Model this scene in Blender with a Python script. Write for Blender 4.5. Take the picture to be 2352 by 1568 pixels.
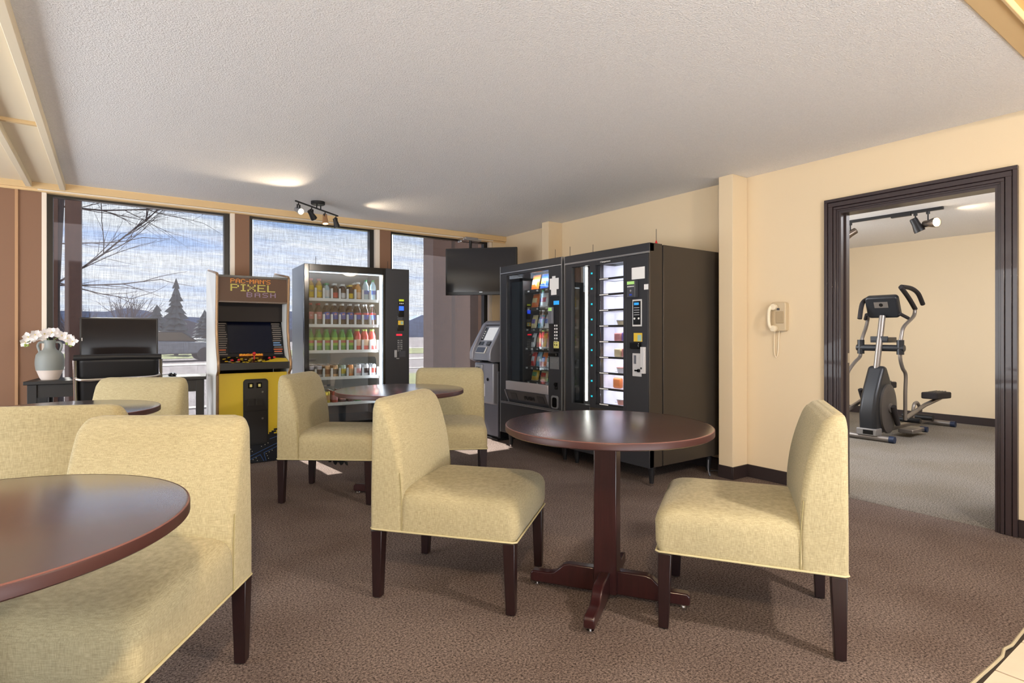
import bpy, math, random
from mathutils import Matrix, Vector
PI = math.pi
scene = bpy.context.scene
COL = scene.collection
for o in list(bpy.data.objects): bpy.data.objects.remove(o)
random.seed(7)

# ------------------------------------------------------------------ camera
H = 1.16
FPX = 1300.0
YAW = math.radians(35.3)
cam = bpy.data.cameras.new('camera'); cam_o = bpy.data.objects.new('camera', cam); COL.objects.link(cam_o)
cam.sensor_width = 36.0; cam.lens = FPX / 2352 * 36.0
cam.shift_y = -18.0 / 2352
cam.clip_start = 0.02; cam.clip_end = 500
cam_o.location = (0, 0, H); cam_o.rotation_euler = (PI / 2, 0, -YAW)
scene.camera = cam_o
scene.view_settings.view_transform = 'Standard'; scene.view_settings.look = 'None'
scene.view_settings.gamma = 1.0; scene.view_settings.use_curve_mapping = False
scene.view_settings.exposure = 0.0

# ------------------------------------------------------------------ sky
def lin(c):
    return tuple(((v / 255) / 12.92 if v / 255 <= 0.04045 else ((v / 255 + 0.055) / 1.055) ** 2.4) for v in c)
world = bpy.data.worlds.new('sky'); scene.world = world; world.use_nodes = True
nt = world.node_tree; nt.nodes.clear()
def N(nt, t, **kw):
    n = nt.nodes.new(t)
    for k, v in kw.items(): setattr(n, k, v)
    return n
tc = N(nt, 'ShaderNodeTexCoord'); sep = N(nt, 'ShaderNodeSeparateXYZ'); nt.links.new(tc.outputs['Generated'], sep.inputs[0])
mz = N(nt, 'ShaderNodeMath', operation='MAXIMUM'); nt.links.new(sep.outputs['Z'], mz.inputs[0]); mz.inputs[1].default_value = 0.0
ad = N(nt, 'ShaderNodeMath', operation='ADD'); nt.links.new(mz.outputs[0], ad.inputs[0]); ad.inputs[1].default_value = 0.07
dx = N(nt, 'ShaderNodeMath', operation='DIVIDE'); nt.links.new(sep.outputs['X'], dx.inputs[0]); nt.links.new(ad.outputs[0], dx.inputs[1])
dy = N(nt, 'ShaderNodeMath', operation='DIVIDE'); nt.links.new(sep.outputs['Y'], dy.inputs[0]); nt.links.new(ad.outputs[0], dy.inputs[1])
cb = N(nt, 'ShaderNodeCombineXYZ'); nt.links.new(dx.outputs[0], cb.inputs[0]); nt.links.new(dy.outputs[0], cb.inputs[1])
mp = N(nt, 'ShaderNodeMapping'); nt.links.new(cb.outputs[0], mp.inputs[0]); mp.inputs['Scale'].default_value = (0.35, 1.0, 1); mp.inputs['Location'].default_value = (3.1, 1.7, 0)
nz = N(nt, 'ShaderNodeTexNoise'); nz.inputs['Scale'].default_value = 1.3; nz.inputs['Detail'].default_value = 7; nz.inputs['Roughness'].default_value = 0.6
nt.links.new(mp.outputs[0], nz.inputs['Vector'])
rp = N(nt, 'ShaderNodeValToRGB'); nt.links.new(nz.outputs['Fac'], rp.inputs[0])
rp.color_ramp.elements[0].position = 0.36; rp.color_ramp.elements[0].color = (0.30, 0.52, 1.0, 1)
rp.color_ramp.elements[1].position = 0.56; rp.color_ramp.elements[1].color = (1.0, 1.03, 1.1, 1)
# paler towards the horizon
hz = N(nt, 'ShaderNodeMapRange'); nt.links.new(mz.outputs[0], hz.inputs[0]); hz.inputs[1].default_value = 0.0; hz.inputs[2].default_value = 0.2; hz.inputs[3].default_value = 0.75; hz.inputs[4].default_value = 0.0
mx = N(nt, 'ShaderNodeMix', data_type='RGBA'); nt.links.new(hz.outputs[0], mx.inputs[0]); nt.links.new(rp.outputs[0], mx.inputs[6]); mx.inputs[7].default_value = (1.0, 1.02, 1.08, 1)
bg = N(nt, 'ShaderNodeBackground'); nt.links.new(mx.outputs[2], bg.inputs[0]); bg.inputs[1].default_value = 2.8
wo = N(nt, 'ShaderNodeOutputWorld'); nt.links.new(bg.outputs[0], wo.inputs[0])

# ------------------------------------------------------------------ sun, room lights and added fills
def lamp(name, kind, loc, energy, color=(1, 1, 1), target=None, **kw):
    d = bpy.data.lights.new(name, kind); d.energy = energy; d.color = color
    for k, v in kw.items(): setattr(d, k, v)
    o = bpy.data.objects.new(name, d); COL.objects.link(o); o.location = loc
    if target is not None:
        o.rotation_euler = (Vector(target) - Vector(loc)).to_track_quat('-Z', 'Y').to_euler()
    return o
lamp('sun', 'SUN', (0, 20, 20), 50.0, (1.0, 0.93, 0.84), target=(0 + 0.06 * 20, 20 - 0.717 * 20, 0), angle=math.radians(0.6))
WARM = (1.0, 0.80, 0.56)
# lobby behind the camera: an added upward fill for the ceiling, and its ceiling lamps
lamp('lobby_fill', 'AREA', (0.7, -2.0, 0.3), 185, (0.86, 0.93, 1.0), target=(1.0, 0.2, 2.43), shape='RECTANGLE', size=4.0, size_y=1.6)
lamp('left_fill', 'AREA', (-3.12, 3.9, 1.25), 215, (0.88, 0.94, 1.0), target=(2.0, 4.3, 2.1), shape='RECTANGLE', size=4.0, size_y=1.9)  # added fill before the solid left wall, brightens the far ceiling
lamp('lobby_lamp', 'AREA', (-0.2, -0.45, 2.36), 62, (1.0, 0.74, 0.44), target=(0.2, 2.2, 0.4), shape='DISK', size=0.16)
lamp('lobby_lamp', 'AREA', (2.3, -0.75, 2.36), 60, (1.0, 0.86, 0.70), target=(1.6, 2.2, 0.3), shape='DISK', size=0.16)
lamp('gym_top_fill', 'AREA', (6.2, 0.9, 2.38), 115, (0.96, 0.96, 1.0), target=(6.9, 1.9, 0), shape='RECTANGLE', size=1.6, size_y=0.9)  # added fill overhead, out of view, brightens the exercise room
lamp('gym_side_fill', 'AREA', (5.6, 4.45, 1.5), 110, (0.92, 0.96, 1.0), target=(7.0, 1.0, 1.2), shape='RECTANGLE', size=2.0, size_y=1.5)  # added fill at the closed side wall of the exercise room

# ------------------------------------------------------------------ materials
MATS = {}
def mat(name, rgb=(200, 200, 200), rough=0.6, metal=0.0, spec=0.5, emit=None, es=1.0, noise=None, bump=None, coat=0.0, alpha=None, trans=0.0, ior=1.45):
    """noise=(scale, amount, (sx,sy,sz)), bump=(scale, strength, distance)"""
    if name in MATS: return MATS[name]
    m = bpy.data.materials.new(name); m.use_nodes = True; t = m.node_tree
    b = t.nodes['Principled BSDF']; c = lin(rgb)
    b.inputs['Base Color'].default_value = (*c, 1); b.inputs['Roughness'].default_value = rough
    b.inputs['Metallic'].default_value = metal; b.inputs['Specular IOR Level'].default_value = spec
    b.inputs['Coat Weight'].default_value = coat; b.inputs['Transmission Weight'].default_value = trans; b.inputs['IOR'].default_value = ior
    if emit is not None:
        b.inputs['Emission Color'].default_value = (*lin(emit), 1); b.inputs['Emission Strength'].default_value = es
    if alpha is not None: b.inputs['Alpha'].default_value = alpha
    if noise or bump:
        tcn = N(t, 'ShaderNodeTexCoord')
    if noise:
        mpn = N(t, 'ShaderNodeMapping'); t.links.new(tcn.outputs['Object'], mpn.inputs[0])
        if len(noise) > 2: mpn.inputs['Scale'].default_value = noise[2]
        nn = N(t, 'ShaderNodeTexNoise'); nn.inputs['Scale'].default_value = noise[0]; nn.inputs['Detail'].default_value = 5
        nn.inputs['Roughness'].default_value = 0.65
        t.links.new(mpn.outputs[0], nn.inputs['Vector'])
        r = N(t, 'ShaderNodeValToRGB'); t.links.new(nn.outputs['Fac'], r.inputs[0])
        a = noise[1]
        r.color_ramp.elements[0].position = 0.3; r.color_ramp.elements[0].color = (*[v * (1 - a) for v in c], 1)
        r.color_ramp.elements[1].position = 0.7; r.color_ramp.elements[1].color = (*[min(1, v * (1 + a)) for v in c], 1)
        t.links.new(r.outputs[0], b.inputs['Base Color'])
    if bump:
        nb = N(t, 'ShaderNodeTexNoise'); nb.inputs['Scale'].default_value = bump[0]; nb.inputs['Detail'].default_value = 4
        t.links.new(tcn.outputs['Object'], nb.inputs['Vector'])
        bp = N(t, 'ShaderNodeBump'); bp.inputs['Strength'].default_value = bump[1]; bp.inputs['Distance'].default_value = bump[2]
        t.links.new(nb.outputs['Fac'], bp.inputs['Height']); t.links.new(bp.outputs[0], b.inputs['Normal'])
    MATS[name] = m
    return m
def glass(name, tint=(255, 255, 255), gloss=0.08, rough=0.02):
    """thin pane: mostly see-through with a clear-coat reflection"""
    if name in MATS: return MATS[name]
    m = bpy.data.materials.new(name); m.use_nodes = True; t = m.node_tree; t.nodes.clear()
    tr = N(t, 'ShaderNodeBsdfTransparent'); tr.inputs[0].default_value = (*lin(tint), 1)
    gl = N(t, 'ShaderNodeBsdfGlossy'); gl.inputs['Roughness'].default_value = rough
    fr = N(t, 'ShaderNodeLayerWeight'); fr.inputs[0].default_value = 0.35
    mr = N(t, 'ShaderNodeMapRange'); t.links.new(fr.outputs['Facing'], mr.inputs[0]); mr.inputs[3].default_value = gloss; mr.inputs[4].default_value = min(1, gloss + 0.6)
    pw = N(t, 'ShaderNodeMath', operation='POWER'); t.links.new(fr.outputs['Facing'], pw.inputs[0]); pw.inputs[1].default_value = 3
    t.links.new(pw.outputs[0], mr.inputs[0])
    mxs = N(t, 'ShaderNodeMixShader'); t.links.new(mr.outputs[0], mxs.inputs[0]); t.links.new(tr.outputs[0], mxs.inputs[1]); t.links.new(gl.outputs[0], mxs.inputs[2])
    ou = N(t, 'ShaderNodeOutputMaterial'); t.links.new(mxs.outputs[0], ou.inputs[0])
    MATS[name] = m
    return m
def shade_mat():
    m = bpy.data.materials.new('mesh_shade'); m.use_nodes = True; t = m.node_tree; t.nodes.clear()
    tcn = N(t, 'ShaderNodeTexCoord')
    def streak(sc, s):
        mp = N(t, 'ShaderNodeMapping'); t.links.new(tcn.outputs['Object'], mp.inputs[0]); mp.inputs['Scale'].default_value = s
        n = N(t, 'ShaderNodeTexNoise'); n.inputs['Scale'].default_value = sc; n.inputs['Detail'].default_value = 3
        t.links.new(mp.outputs[0], n.inputs['Vector']); return n
    a = streak(230, (1, 1, 0.05)); b = streak(230, (0.05, 1, 1))
    s = N(t, 'ShaderNodeMath', operation='ADD'); t.links.new(a.outputs['Fac'], s.inputs[0]); t.links.new(b.outputs['Fac'], s.inputs[1])
    mr = N(t, 'ShaderNodeMapRange'); t.links.new(s.outputs[0], mr.inputs[0]); mr.inputs[1].default_value = 0.75; mr.inputs[2].default_value = 1.25
    mr.inputs[3].default_value = 0.60; mr.inputs[4].default_value = 0.46
    tr = N(t, 'ShaderNodeBsdfTransparent')
    df = N(t, 'ShaderNodeBsdfDiffuse'); df.inputs[0].default_value = (*lin((70, 64, 64)), 1)
    tl = N(t, 'ShaderNodeBsdfTranslucent'); tl.inputs[0].default_value = (*lin((58, 56, 60)), 1)
    m2 = N(t, 'ShaderNodeMixShader'); m2.inputs[0].default_value = 0.5; t.links.new(df.outputs[0], m2.inputs[1]); t.links.new(tl.outputs[0], m2.inputs[2])
    m3 = N(t, 'ShaderNodeMixShader'); t.links.new(mr.outputs[0], m3.inputs[0]); t.links.new(m2.outputs[0], m3.inputs[1]); t.links.new(tr.outputs[0], m3.inputs[2])
    ou = N(t, 'ShaderNodeOutputMaterial'); t.links.new(m3.outputs[0], ou.inputs[0])
    return m
def fabric_mat():
    m = bpy.data.materials.new('woven_fabric'); m.use_nodes = True; t = m.node_tree; b = t.nodes['Principled BSDF']
    b.inputs['Roughness'].default_value = 0.9; b.inputs['Specular IOR Level'].default_value = 0.15; b.inputs['Sheen Weight'].default_value = 0.15
    tcn = N(t, 'ShaderNodeTexCoord'); ns = []
    for s in ((1, 1, 0.08), (0.08, 0.08, 1), (1, 1, 1)):
        mp = N(t, 'ShaderNodeMapping'); t.links.new(tcn.outputs['Object'], mp.inputs[0]); mp.inputs['Scale'].default_value = s
        n = N(t, 'ShaderNodeTexNoise'); n.inputs['Scale'].default_value = 620 if s != (1, 1, 1) else 3.0; n.inputs['Detail'].default_value = 3
        t.links.new(mp.outputs[0], n.inputs['Vector']); ns.append(n)
    ad = N(t, 'ShaderNodeMath', operation='ADD'); t.links.new(ns[0].outputs['Fac'], ad.inputs[0]); t.links.new(ns[1].outputs['Fac'], ad.inputs[1])
    r = N(t, 'ShaderNodeValToRGB'); r.color_ramp.elements[0].position = 0.36; r.color_ramp.elements[1].position = 0.64
    r.color_ramp.elements[0].color = (*lin((158, 148, 116)), 1); r.color_ramp.elements[1].color = (*lin((196, 185, 150)), 1)
    hv = N(t, 'ShaderNodeMath', operation='MULTIPLY'); t.links.new(ad.outputs[0], hv.inputs[0]); hv.inputs[1].default_value = 0.5
    t.links.new(hv.outputs[0], r.inputs[0])
    mm = N(t, 'ShaderNodeMix', data_type='RGBA', blend_type='MULTIPLY'); mm.inputs[0].default_value = 0.18
    t.links.new(r.outputs[0], mm.inputs[6]); t.links.new(ns[2].outputs['Fac'], mm.inputs[7])
    t.links.new(mm.outputs[2], b.inputs['Base Color'])
    bp = N(t, 'ShaderNodeBump'); bp.inputs['Strength'].default_value = 0.25; bp.inputs['Distance'].default_value = 0.002
    t.links.new(ad.outputs[0], bp.inputs['Height']); t.links.new(bp.outputs[0], b.inputs['Normal'])
    return m
def carpet_mat(name, c0, c1, cm):
    m = bpy.data.materials.new(name); m.use_nodes = True; t = m.node_tree; b = t.nodes['Principled BSDF']
    b.inputs['Roughness'].default_value = 1.0; b.inputs['Specular IOR Level'].default_value = 0.05
    tcn = N(t, 'ShaderNodeTexCoord')
    n = N(t, 'ShaderNodeTexNoise'); n.inputs['Scale'].default_value = 120; n.inputs['Detail'].default_value = 6; n.inputs['Roughness'].default_value = 0.85
    t.links.new(tcn.outputs['Object'], n.inputs['Vector'])
    r = N(t, 'ShaderNodeValToRGB'); r.color_ramp.elements[0].position = 0.40; r.color_ramp.elements[1].position = 0.60
    r.color_ramp.elements[0].color = (*lin(c0), 1); r.color_ramp.elements[1].color = (*lin(c1), 1); t.links.new(n.outputs['Fac'], r.inputs[0])
    n2 = N(t, 'ShaderNodeTexNoise'); n2.inputs['Scale'].default_value = 1.6; n2.inputs['Detail'].default_value = 3; t.links.new(tcn.outputs['Object'], n2.inputs['Vector'])
    r2 = N(t, 'ShaderNodeValToRGB'); r2.color_ramp.elements[0].position = 0.35; r2.color_ramp.elements[0].color = (*lin(tuple(min(255, v + 18) for v in cm)), 1); r2.color_ramp.elements[1].position = 0.6
    t.links.new(n2.outputs['Fac'], r2.inputs[0])
    mm = N(t, 'ShaderNodeMix', data_type='RGBA', blend_type='MULTIPLY'); mm.inputs[0].default_value = 1.0
    t.links.new(r.outputs[0], mm.inputs[6]); t.links.new(r2.outputs[0], mm.inputs[7]); t.links.new(mm.outputs[2], b.inputs['Base Color'])
    bp = N(t, 'ShaderNodeBump'); bp.inputs['Strength'].default_value = 0.8; bp.inputs['Distance'].default_value = 0.004
    t.links.new(n.outputs['Fac'], bp.inputs['Height']); t.links.new(bp.outputs[0], b.inputs['Normal'])
    return m
def wood_mat(name, c0, c1, rough, coat):
    m = bpy.data.materials.new(name); m.use_nodes = True; t = m.node_tree; b = t.nodes['Principled BSDF']
    b.inputs['Roughness'].default_value = rough; b.inputs['Coat Weight'].default_value = coat; b.inputs['Coat Roughness'].default_value = 0.2; b.inputs['Coat IOR'].default_value = 2.0 if coat > 0.9 else 1.5
    tcn = N(t, 'ShaderNodeTexCoord'); mp = N(t, 'ShaderNodeMapping'); t.links.new(tcn.outputs['Object'], mp.inputs[0]); mp.inputs['Scale'].default_value = (1.2, 18, 1.2)
    n = N(t, 'ShaderNodeTexNoise'); n.inputs['Scale'].default_value = 5; n.inputs['Detail'].default_value = 8; n.inputs['Roughness'].default_value = 0.7
    t.links.new(mp.outputs[0], n.inputs['Vector'])
    r = N(t, 'ShaderNodeValToRGB'); r.color_ramp.elements[0].position = 0.3; r.color_ramp.elements[1].position = 0.7
    r.color_ramp.elements[0].color = (*lin(c0), 1); r.color_ramp.elements[1].color = (*lin(c1), 1)
    t.links.new(n.outputs['Fac'], r.inputs[0]); t.links.new(r.outputs[0], b.inputs['Base Color'])
    return m
FABRIC = fabric_mat()
CARPET = carpet_mat('brown_carpet', (44, 37, 35), (162, 145, 138), (208, 204, 202))
GCARPET = carpet_mat('grey_carpet', (62, 58, 54), (168, 161, 152), (225, 222, 216))
WOOD = wood_mat('mahogany', (44, 20, 20), (70, 34, 32), 0.24, 1.0)
DWOOD = wood_mat('dark_leg_wood', (24, 11, 12), (38, 18, 19), 0.35, 0.1)
CWOOD = wood_mat('mahogany_column', (36, 14, 16), (54, 24, 25), 0.3, 0.3)
BWOOD = wood_mat('black_wood', (12, 10, 11), (22, 18, 19), 0.5, 0.0)
SHADE = shade_mat()
WALLM = mat('cream_wall', (220, 202, 172), 0.85, bump=(260, 0.25, 0.002))
BROWNW = mat('brown_wall', (132, 100, 80), 0.8, bump=(180, 0.2, 0.002))
BEAM = mat('tan_beam', (214, 184, 138), 0.7)
CREAM = mat('cream_panel', (232, 218, 192), 0.7)
GOLD = mat('golden_wall', (222, 186, 128), 0.8)
POP = mat('popcorn_ceiling', (238, 236, 236), 0.95, bump=(150, 1.0, 0.007), noise=(150, 0.08))
BASEM = mat('dark_baseboard', (44, 34, 34), 0.45)
CASE = mat('door_casing', (54, 44, 46), 0.35, coat=0.2)
BLACK = mat('black_metal', (24, 24, 27), 0.45, bump=(400, 0.15, 0.001))
BLACKG = mat('black_gloss', (10, 10, 12), 0.12)
CHAR = mat('charcoal_metal', (50, 51, 56), 0.42, metal=0.25, bump=(500, 0.12, 0.001))
BRONZE = mat('bronze_side_panel', (74, 68, 62), 0.42, metal=0.5, bump=(500, 0.12, 0.001))
SILVER = mat('silver_metal', (176, 178, 184), 0.32, metal=0.8)
GREYP = mat('grey_plastic', (112, 114, 124), 0.38, metal=0.3)
GREYD = mat('dark_grey_plastic', (66, 68, 76), 0.4, metal=0.2)
WHITE = mat('white_plastic', (232, 232, 232), 0.45)
CHROME = mat('chrome', (215, 215, 218), 0.12, metal=1.0)
ALU = mat('white_window_trim', (226, 216, 204), 0.5)
DFRAME = mat('dark_window_frame', (20, 18, 18), 0.4)
PANE = glass('window_glass', (250, 252, 252), 0.0)
VGLASS = glass('vending_glass', (244, 248, 250), 0.16)
PAPER = mat('paper', (228, 228, 230), 0.8)

# ------------------------------------------------------------------ mesh helpers
class MB:
    def __init__(s): s.v = []; s.f = []; s.m = []; s.sm = []; s.X = Matrix.Identity(4)
    def add(s, vs, fs, mi=0, smooth=False):
        n = len(s.v)
        s.v += [tuple(s.X @ Vector(p)) for p in vs]
        for f in fs: s.f.append([i + n for i in f]); s.m.append(mi); s.sm.append(smooth)
        return s
    def box(s, x0, x1, y0, y1, z0, z1, mi=0):
        return s.add([(x0, y0, z0), (x1, y0, z0), (x1, y1, z0), (x0, y1, z0), (x0, y0, z1), (x1, y0, z1), (x1, y1, z1), (x0, y1, z1)],
                     [(0, 3, 2, 1), (4, 5, 6, 7), (0, 1, 5, 4), (1, 2, 6, 5), (2, 3, 7, 6), (3, 0, 4, 7)], mi)
    def frus(s, b, t, z0, z1, mi=0):
        """b,t = (x0,x1,y0,y1)"""
        return s.add([(b[0], b[2], z0), (b[1], b[2], z0), (b[1], b[3], z0), (b[0], b[3], z0), (t[0], t[2], z1), (t[1], t[2], z1), (t[1], t[3], z1), (t[0], t[3], z1)],
                     [(0, 3, 2, 1), (4, 5, 6, 7), (0, 1, 5, 4), (1, 2, 6, 5), (2, 3, 7, 6), (3, 0, 4, 7)], mi)
    def prism(s, poly, axis, a, b, mi=0):
        """poly of 2-D points (ccw) extruded along axis from a to b"""
        def P(p, t):
            return {'x': (t, p[0], p[1]), 'y': (p[0], t, p[1]), 'z': (p[0], p[1], t)}[axis]
        n = len(poly); vs = [P(p, a) for p in poly] + [P(p, b) for p in poly]
        fs = [tuple(range(n))[::-1], tuple(range(n, 2 * n))] + [(i, (i + 1) % n, (i + 1) % n + n, i + n) for i in range(n)]
        return s.add(vs, fs, mi)
    def lathe(s, prof, c=(0, 0, 0), n=24, mi=0, axis='z', cap=True):
        vs = []; fs = []
        for r, z in prof:
            for k in range(n):
                a = 2 * PI * k / n; x, y = r * math.cos(a), r * math.sin(a)
                p = (x, y, z) if axis == 'z' else ((x, z, y) if axis == 'y' else (z, x, y))
                vs.append((p[0] + c[0], p[1] + c[1], p[2] + c[2]))
        for j in range(len(prof) - 1):
            for k in range(n):
                k2 = (k + 1) % n; fs.append((j * n + k, j * n + k2, (j + 1) * n + k2, (j + 1) * n + k))
        if cap:
            fs.append(tuple(range(n))[::-1]); fs.append(tuple(range((len(prof) - 1) * n, len(prof) * n)))
        return s.add(vs, fs, mi, True)
    def cyl(s, c, r, z0, z1, n=24, mi=0, axis='z'): return s.lathe([(r, z0), (r, z1)], c, n, mi, axis)
    def tube(s, pts, r, n=10, mi=0, smooth_n=0):
        pts = [Vector(p) for p in pts]
        if smooth_n:
            out = []
            P = [pts[0]] + pts + [pts[-1]]
            for i in range(1, len(P) - 2):
                for k in range(smooth_n):
                    t = k / smooth_n; a, b, c, d = P[i - 1], P[i], P[i + 1], P[i + 2]
                    out.append(0.5 * ((2 * b) + (c - a) * t + (2 * a - 5 * b + 4 * c - d) * t * t + (3 * b - a - 3 * c + d) * t ** 3))
            out.append(pts[-1]); pts = out
        rs = r if isinstance(r, (list, tuple)) else [r] * len(pts)
        if len(rs) != len(pts): rs = [rs[0] + (rs[-1] - rs[0]) * i / (len(pts) - 1) for i in range(len(pts))]
        vs = []; fs = []; u = None
        for i, p in enumerate(pts):
            t = (pts[min(i + 1, len(pts) - 1)] - pts[max(i - 1, 0)])
            if t.length < 1e-9: t = Vector((0, 0, 1))
            t.normalize()
            if u is None:
                u = t.cross(Vector((0, 0, 1)) if abs(t.z) < 0.9 else Vector((1, 0, 0))).normalized()
            else:
                u = (u - t * u.dot(t)).normalized()
            w = t.cross(u)
            for k in range(n):
                a = 2 * PI * k / n; vs.append(tuple(p + (u * math.cos(a) + w * math.sin(a)) * rs[i]))
        for j in range(len(pts) - 1):
            for k in range(n):
                k2 = (k + 1) % n; fs.append((j * n + k, j * n + k2, (j + 1) * n + k2, (j + 1) * n + k))
        fs.append(tuple(range(n))[::-1]); fs.append(tuple(range((len(pts) - 1) * n, len(pts) * n)))
        return s.add(vs, fs, mi, True)
    def ball(s, c, r, sc=(1, 1, 1), n=12, mi=0):
        prof = [(max(1e-4, r * math.sin(PI * k / 8)), -r * math.cos(PI * k / 8)) for k in range(9)]
        X = s.X; s.X = X @ Matrix.Translation(c) @ Matrix.Diagonal((*sc, 1)); s.lathe(prof, n=n, mi=mi); s.X = X
        return s
    def obj(s, name, m, parent=None, bevel=0, seg=2, loc=None, rz=0, **tags):
        me = bpy.data.meshes.new(name); me.from_pydata(s.v, [], s.f)
        for mm in (m if isinstance(m, (list, tuple)) else [m]): me.materials.append(mm)
        me.polygons.foreach_set('material_index', s.m)
        if any(s.sm) or bevel:
            me.polygons.foreach_set('use_smooth', [True] * len(s.f)); me.set_sharp_from_angle(angle=math.radians(38 if not bevel else 50))
        me.update()
        o = bpy.data.objects.new(name, me); COL.objects.link(o)
        if parent: o.parent = parent
        if loc: o.location = loc; o.rotation_euler.z = rz
        if bevel:
            b = o.modifiers.new('bevel', 'BEVEL'); b.width = bevel; b.segments = seg; b.limit_method = 'ANGLE'; b.angle_limit = math.radians(40)
            b.harden_normals = False
        for k, v in tags.items(): o[k] = v
        return o
def tag(o, label, cat, group=None):
    o['label'] = label; o['category'] = cat
    if group: o['group'] = group
    return o
def thing(name, label, cat, loc=(0, 0, 0), rz=0, group=None):
    o = bpy.data.objects.new(name, None); COL.objects.link(o); o.location = loc; o.rotation_euler.z = rz; o.empty_display_size = 0.1
    return tag(o, label, cat, group)
def struct(name, mb, m, **kw): return mb.obj(name, m, kind='structure', **kw)
def dup(root, loc, rz=None, label=None, group=None):
    def cp(o, par):
        c = o.copy(); COL.objects.link(c)
        if par is not None: c.parent = par
        for ch in KIDS.get(o.name, []): cp(ch, c)
        return c
    r = cp(root, None); r.location = loc
    if rz is not None: r.rotation_euler.z = rz
    if label: r['label'] = label
    if group: r['group'] = group
    return r
KIDS = {}
def index_kids(root):
    KIDS[root.name] = list(root.children)
    for c in root.children: index_kids(c)
def text_mesh(name, s, size, m, X, parent=None, extrude=0.0008, align='CENTER', font_sx=1.0, **tags):
    cu = bpy.data.curves.new(name, 'FONT'); cu.body = s; cu.size = size; cu.extrude = extrude; cu.align_x = align; cu.align_y = 'CENTER'; cu.resolution_u = 3
    to = bpy.data.objects.new(name, cu); COL.objects.link(to); bpy.context.view_layer.update()
    me = bpy.data.meshes.new_from_object(to.evaluated_get(bpy.context.evaluated_depsgraph_get()))
    bpy.data.objects.remove(to); me.name = name; me.transform(X @ Matrix.Diagonal((font_sx, 1, 1, 1))); me.materials.clear(); me.materials.append(m)
    o = bpy.data.objects.new(name, me); COL.objects.link(o)
    if parent: o.parent = parent
    for k, v in tags.items(): o[k] = v
    return o
RX = Matrix.Rotation(PI / 2, 4, 'X')
def front_text(name, s, size, m, x, y, z, parent, **kw): return text_mesh(name, s, size, m, Matrix.Translation((x, y, z)) @ RX, parent, **kw)
FONT = {'P': ['11110', '10001', '10001', '11110', '10000', '10000', '10000'], 'I': ['111', '010', '010', '010', '010', '010', '111'],
        'X': ['10001', '10001', '01010', '00100', '01010', '10001', '10001'], 'E': ['11111', '10000', '10000', '11110', '10000', '10000', '11111'],
        'L': ['10000', '10000', '10000', '10000', '10000', '10000', '11111'], 'B': ['11110', '10001', '10001', '11110', '10001', '10001', '11110'],
        'A': ['01110', '10001', '10001', '11111', '10001', '10001', '10001'], 'S': ['01111', '10000', '10000', '01110', '00001', '00001', '11110'],
        'H': ['10001', '10001', '10001', '11111', '10001', '10001', '10001'], 'C': ['01110', '10001', '10000', '10000', '10000', '10001', '01110'],
        'M': ['10001', '11011', '10101', '10101', '10001', '10001', '10001'], 'N': ['10001', '11001', '10101', '10011', '10001', '10001', '10001'],
        '-': ['000', '000', '000', '111', '000', '000', '000'], "'": ['1', '1', '0', '0', '0', '0', '0']}
def pixel_text(s, x, z, w, h, y, gap=1):
    b = MB(); cols = sum(len(FONT[c][0]) for c in s) + gap * (len(s) - 1); pw = w / cols; ph = h / 7; cx = x
    for c in s:
        g = FONT[c]
        for r, row in enumerate(g):
            for q, ch in enumerate(row):
                if ch == '1': b.box(cx + q * pw + pw * 0.04, cx + (q + 1) * pw - pw * 0.04, y - 0.001, y + 0.0005, z + h - (r + 1) * ph + ph * 0.06, z + h - r * ph - ph * 0.06)
        cx += (len(g[0]) + gap) * pw
    return b

# ------------------------------------------------------------------ room
XW, YW, ZC = 4.23, 6.15, 2.43
XL = -3.2
struct('floor', MB().box(XL, XW + 0.13, 0.65, YW + 0.3, -0.06, 0.0), CARPET)
struct('floor', MB().box(XL - 0.1, XW + 0.13, -4.6, 0.65, -0.08, -0.012), mat('tile_grout', (66, 58, 52), 0.9))
fl_tile = [o for o in bpy.data.objects if o.name == 'floor.001'][0]
tile_me = None
TILE = mat('cream_tile', (216, 200, 180), 0.28, noise=(7, 0.05))
for i in range(8):
    for j in range(3):
        x0 = 2.185 + 0.3075 * (i - 3); y0 = 0.635 - 0.3075 * (j + 1)
        if x0 + 0.3 > XW: continue
        if tile_me is None:
            t_ = MB().box(0.004, 0.3035, 0.004, 0.3035, -0.012, -0.001).obj('tile', TILE, fl_tile, bevel=0.0025); tile_me = t_.data
            t_.location = (x0, y0, 0)
        else:
            t_ = bpy.data.objects.new('tile', tile_me); COL.objects.link(t_); t_.parent = fl_tile; t_.location = (x0, y0, random.uniform(-0.0008, 0.0008))
struct('floor', MB().box(XL - 0.1, XW + 0.13, -4.6, -0.2945, -0.012, -0.001), TILE)
# metal strip between carpet and tile, slightly wavy
pts = [(x, 0.645 + 0.004 * math.sin(x * 9) + (0.010 if 2.62 < x < 2.7 else 0), 0.003) for x in [XL + 0.05 + 0.06 * k for k in range(int((XW - XL) / 0.06))]]
struct('trim_1', MB().tube(pts, 0.0055, 8), mat('strip_metal', (196, 186, 160), 0.4, metal=0.5))
struct('ceiling', MB().box(XL - 0.1, XW + 0.13, 0.76, YW + 0.05, ZC, ZC + 0.1), POP)
struct('ceiling', MB().box(XL - 0.1, XW + 0.13, 0.1, 0.67, ZC, ZC + 0.1), GOLD)
struct('ceiling', MB().box(XL - 0.1, XW + 0.13, -4.6, 0.1, ZC, ZC + 0.1), POP)
struct('trim_2', MB().box(XL - 0.1, XW, 0.67, 0.76, ZC - 0.012, ZC + 0.1).box(XL - 0.1, XW, 0.655, 0.67, ZC - 0.03, ZC + 0.1), BEAM, bevel=0.004)
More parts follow.
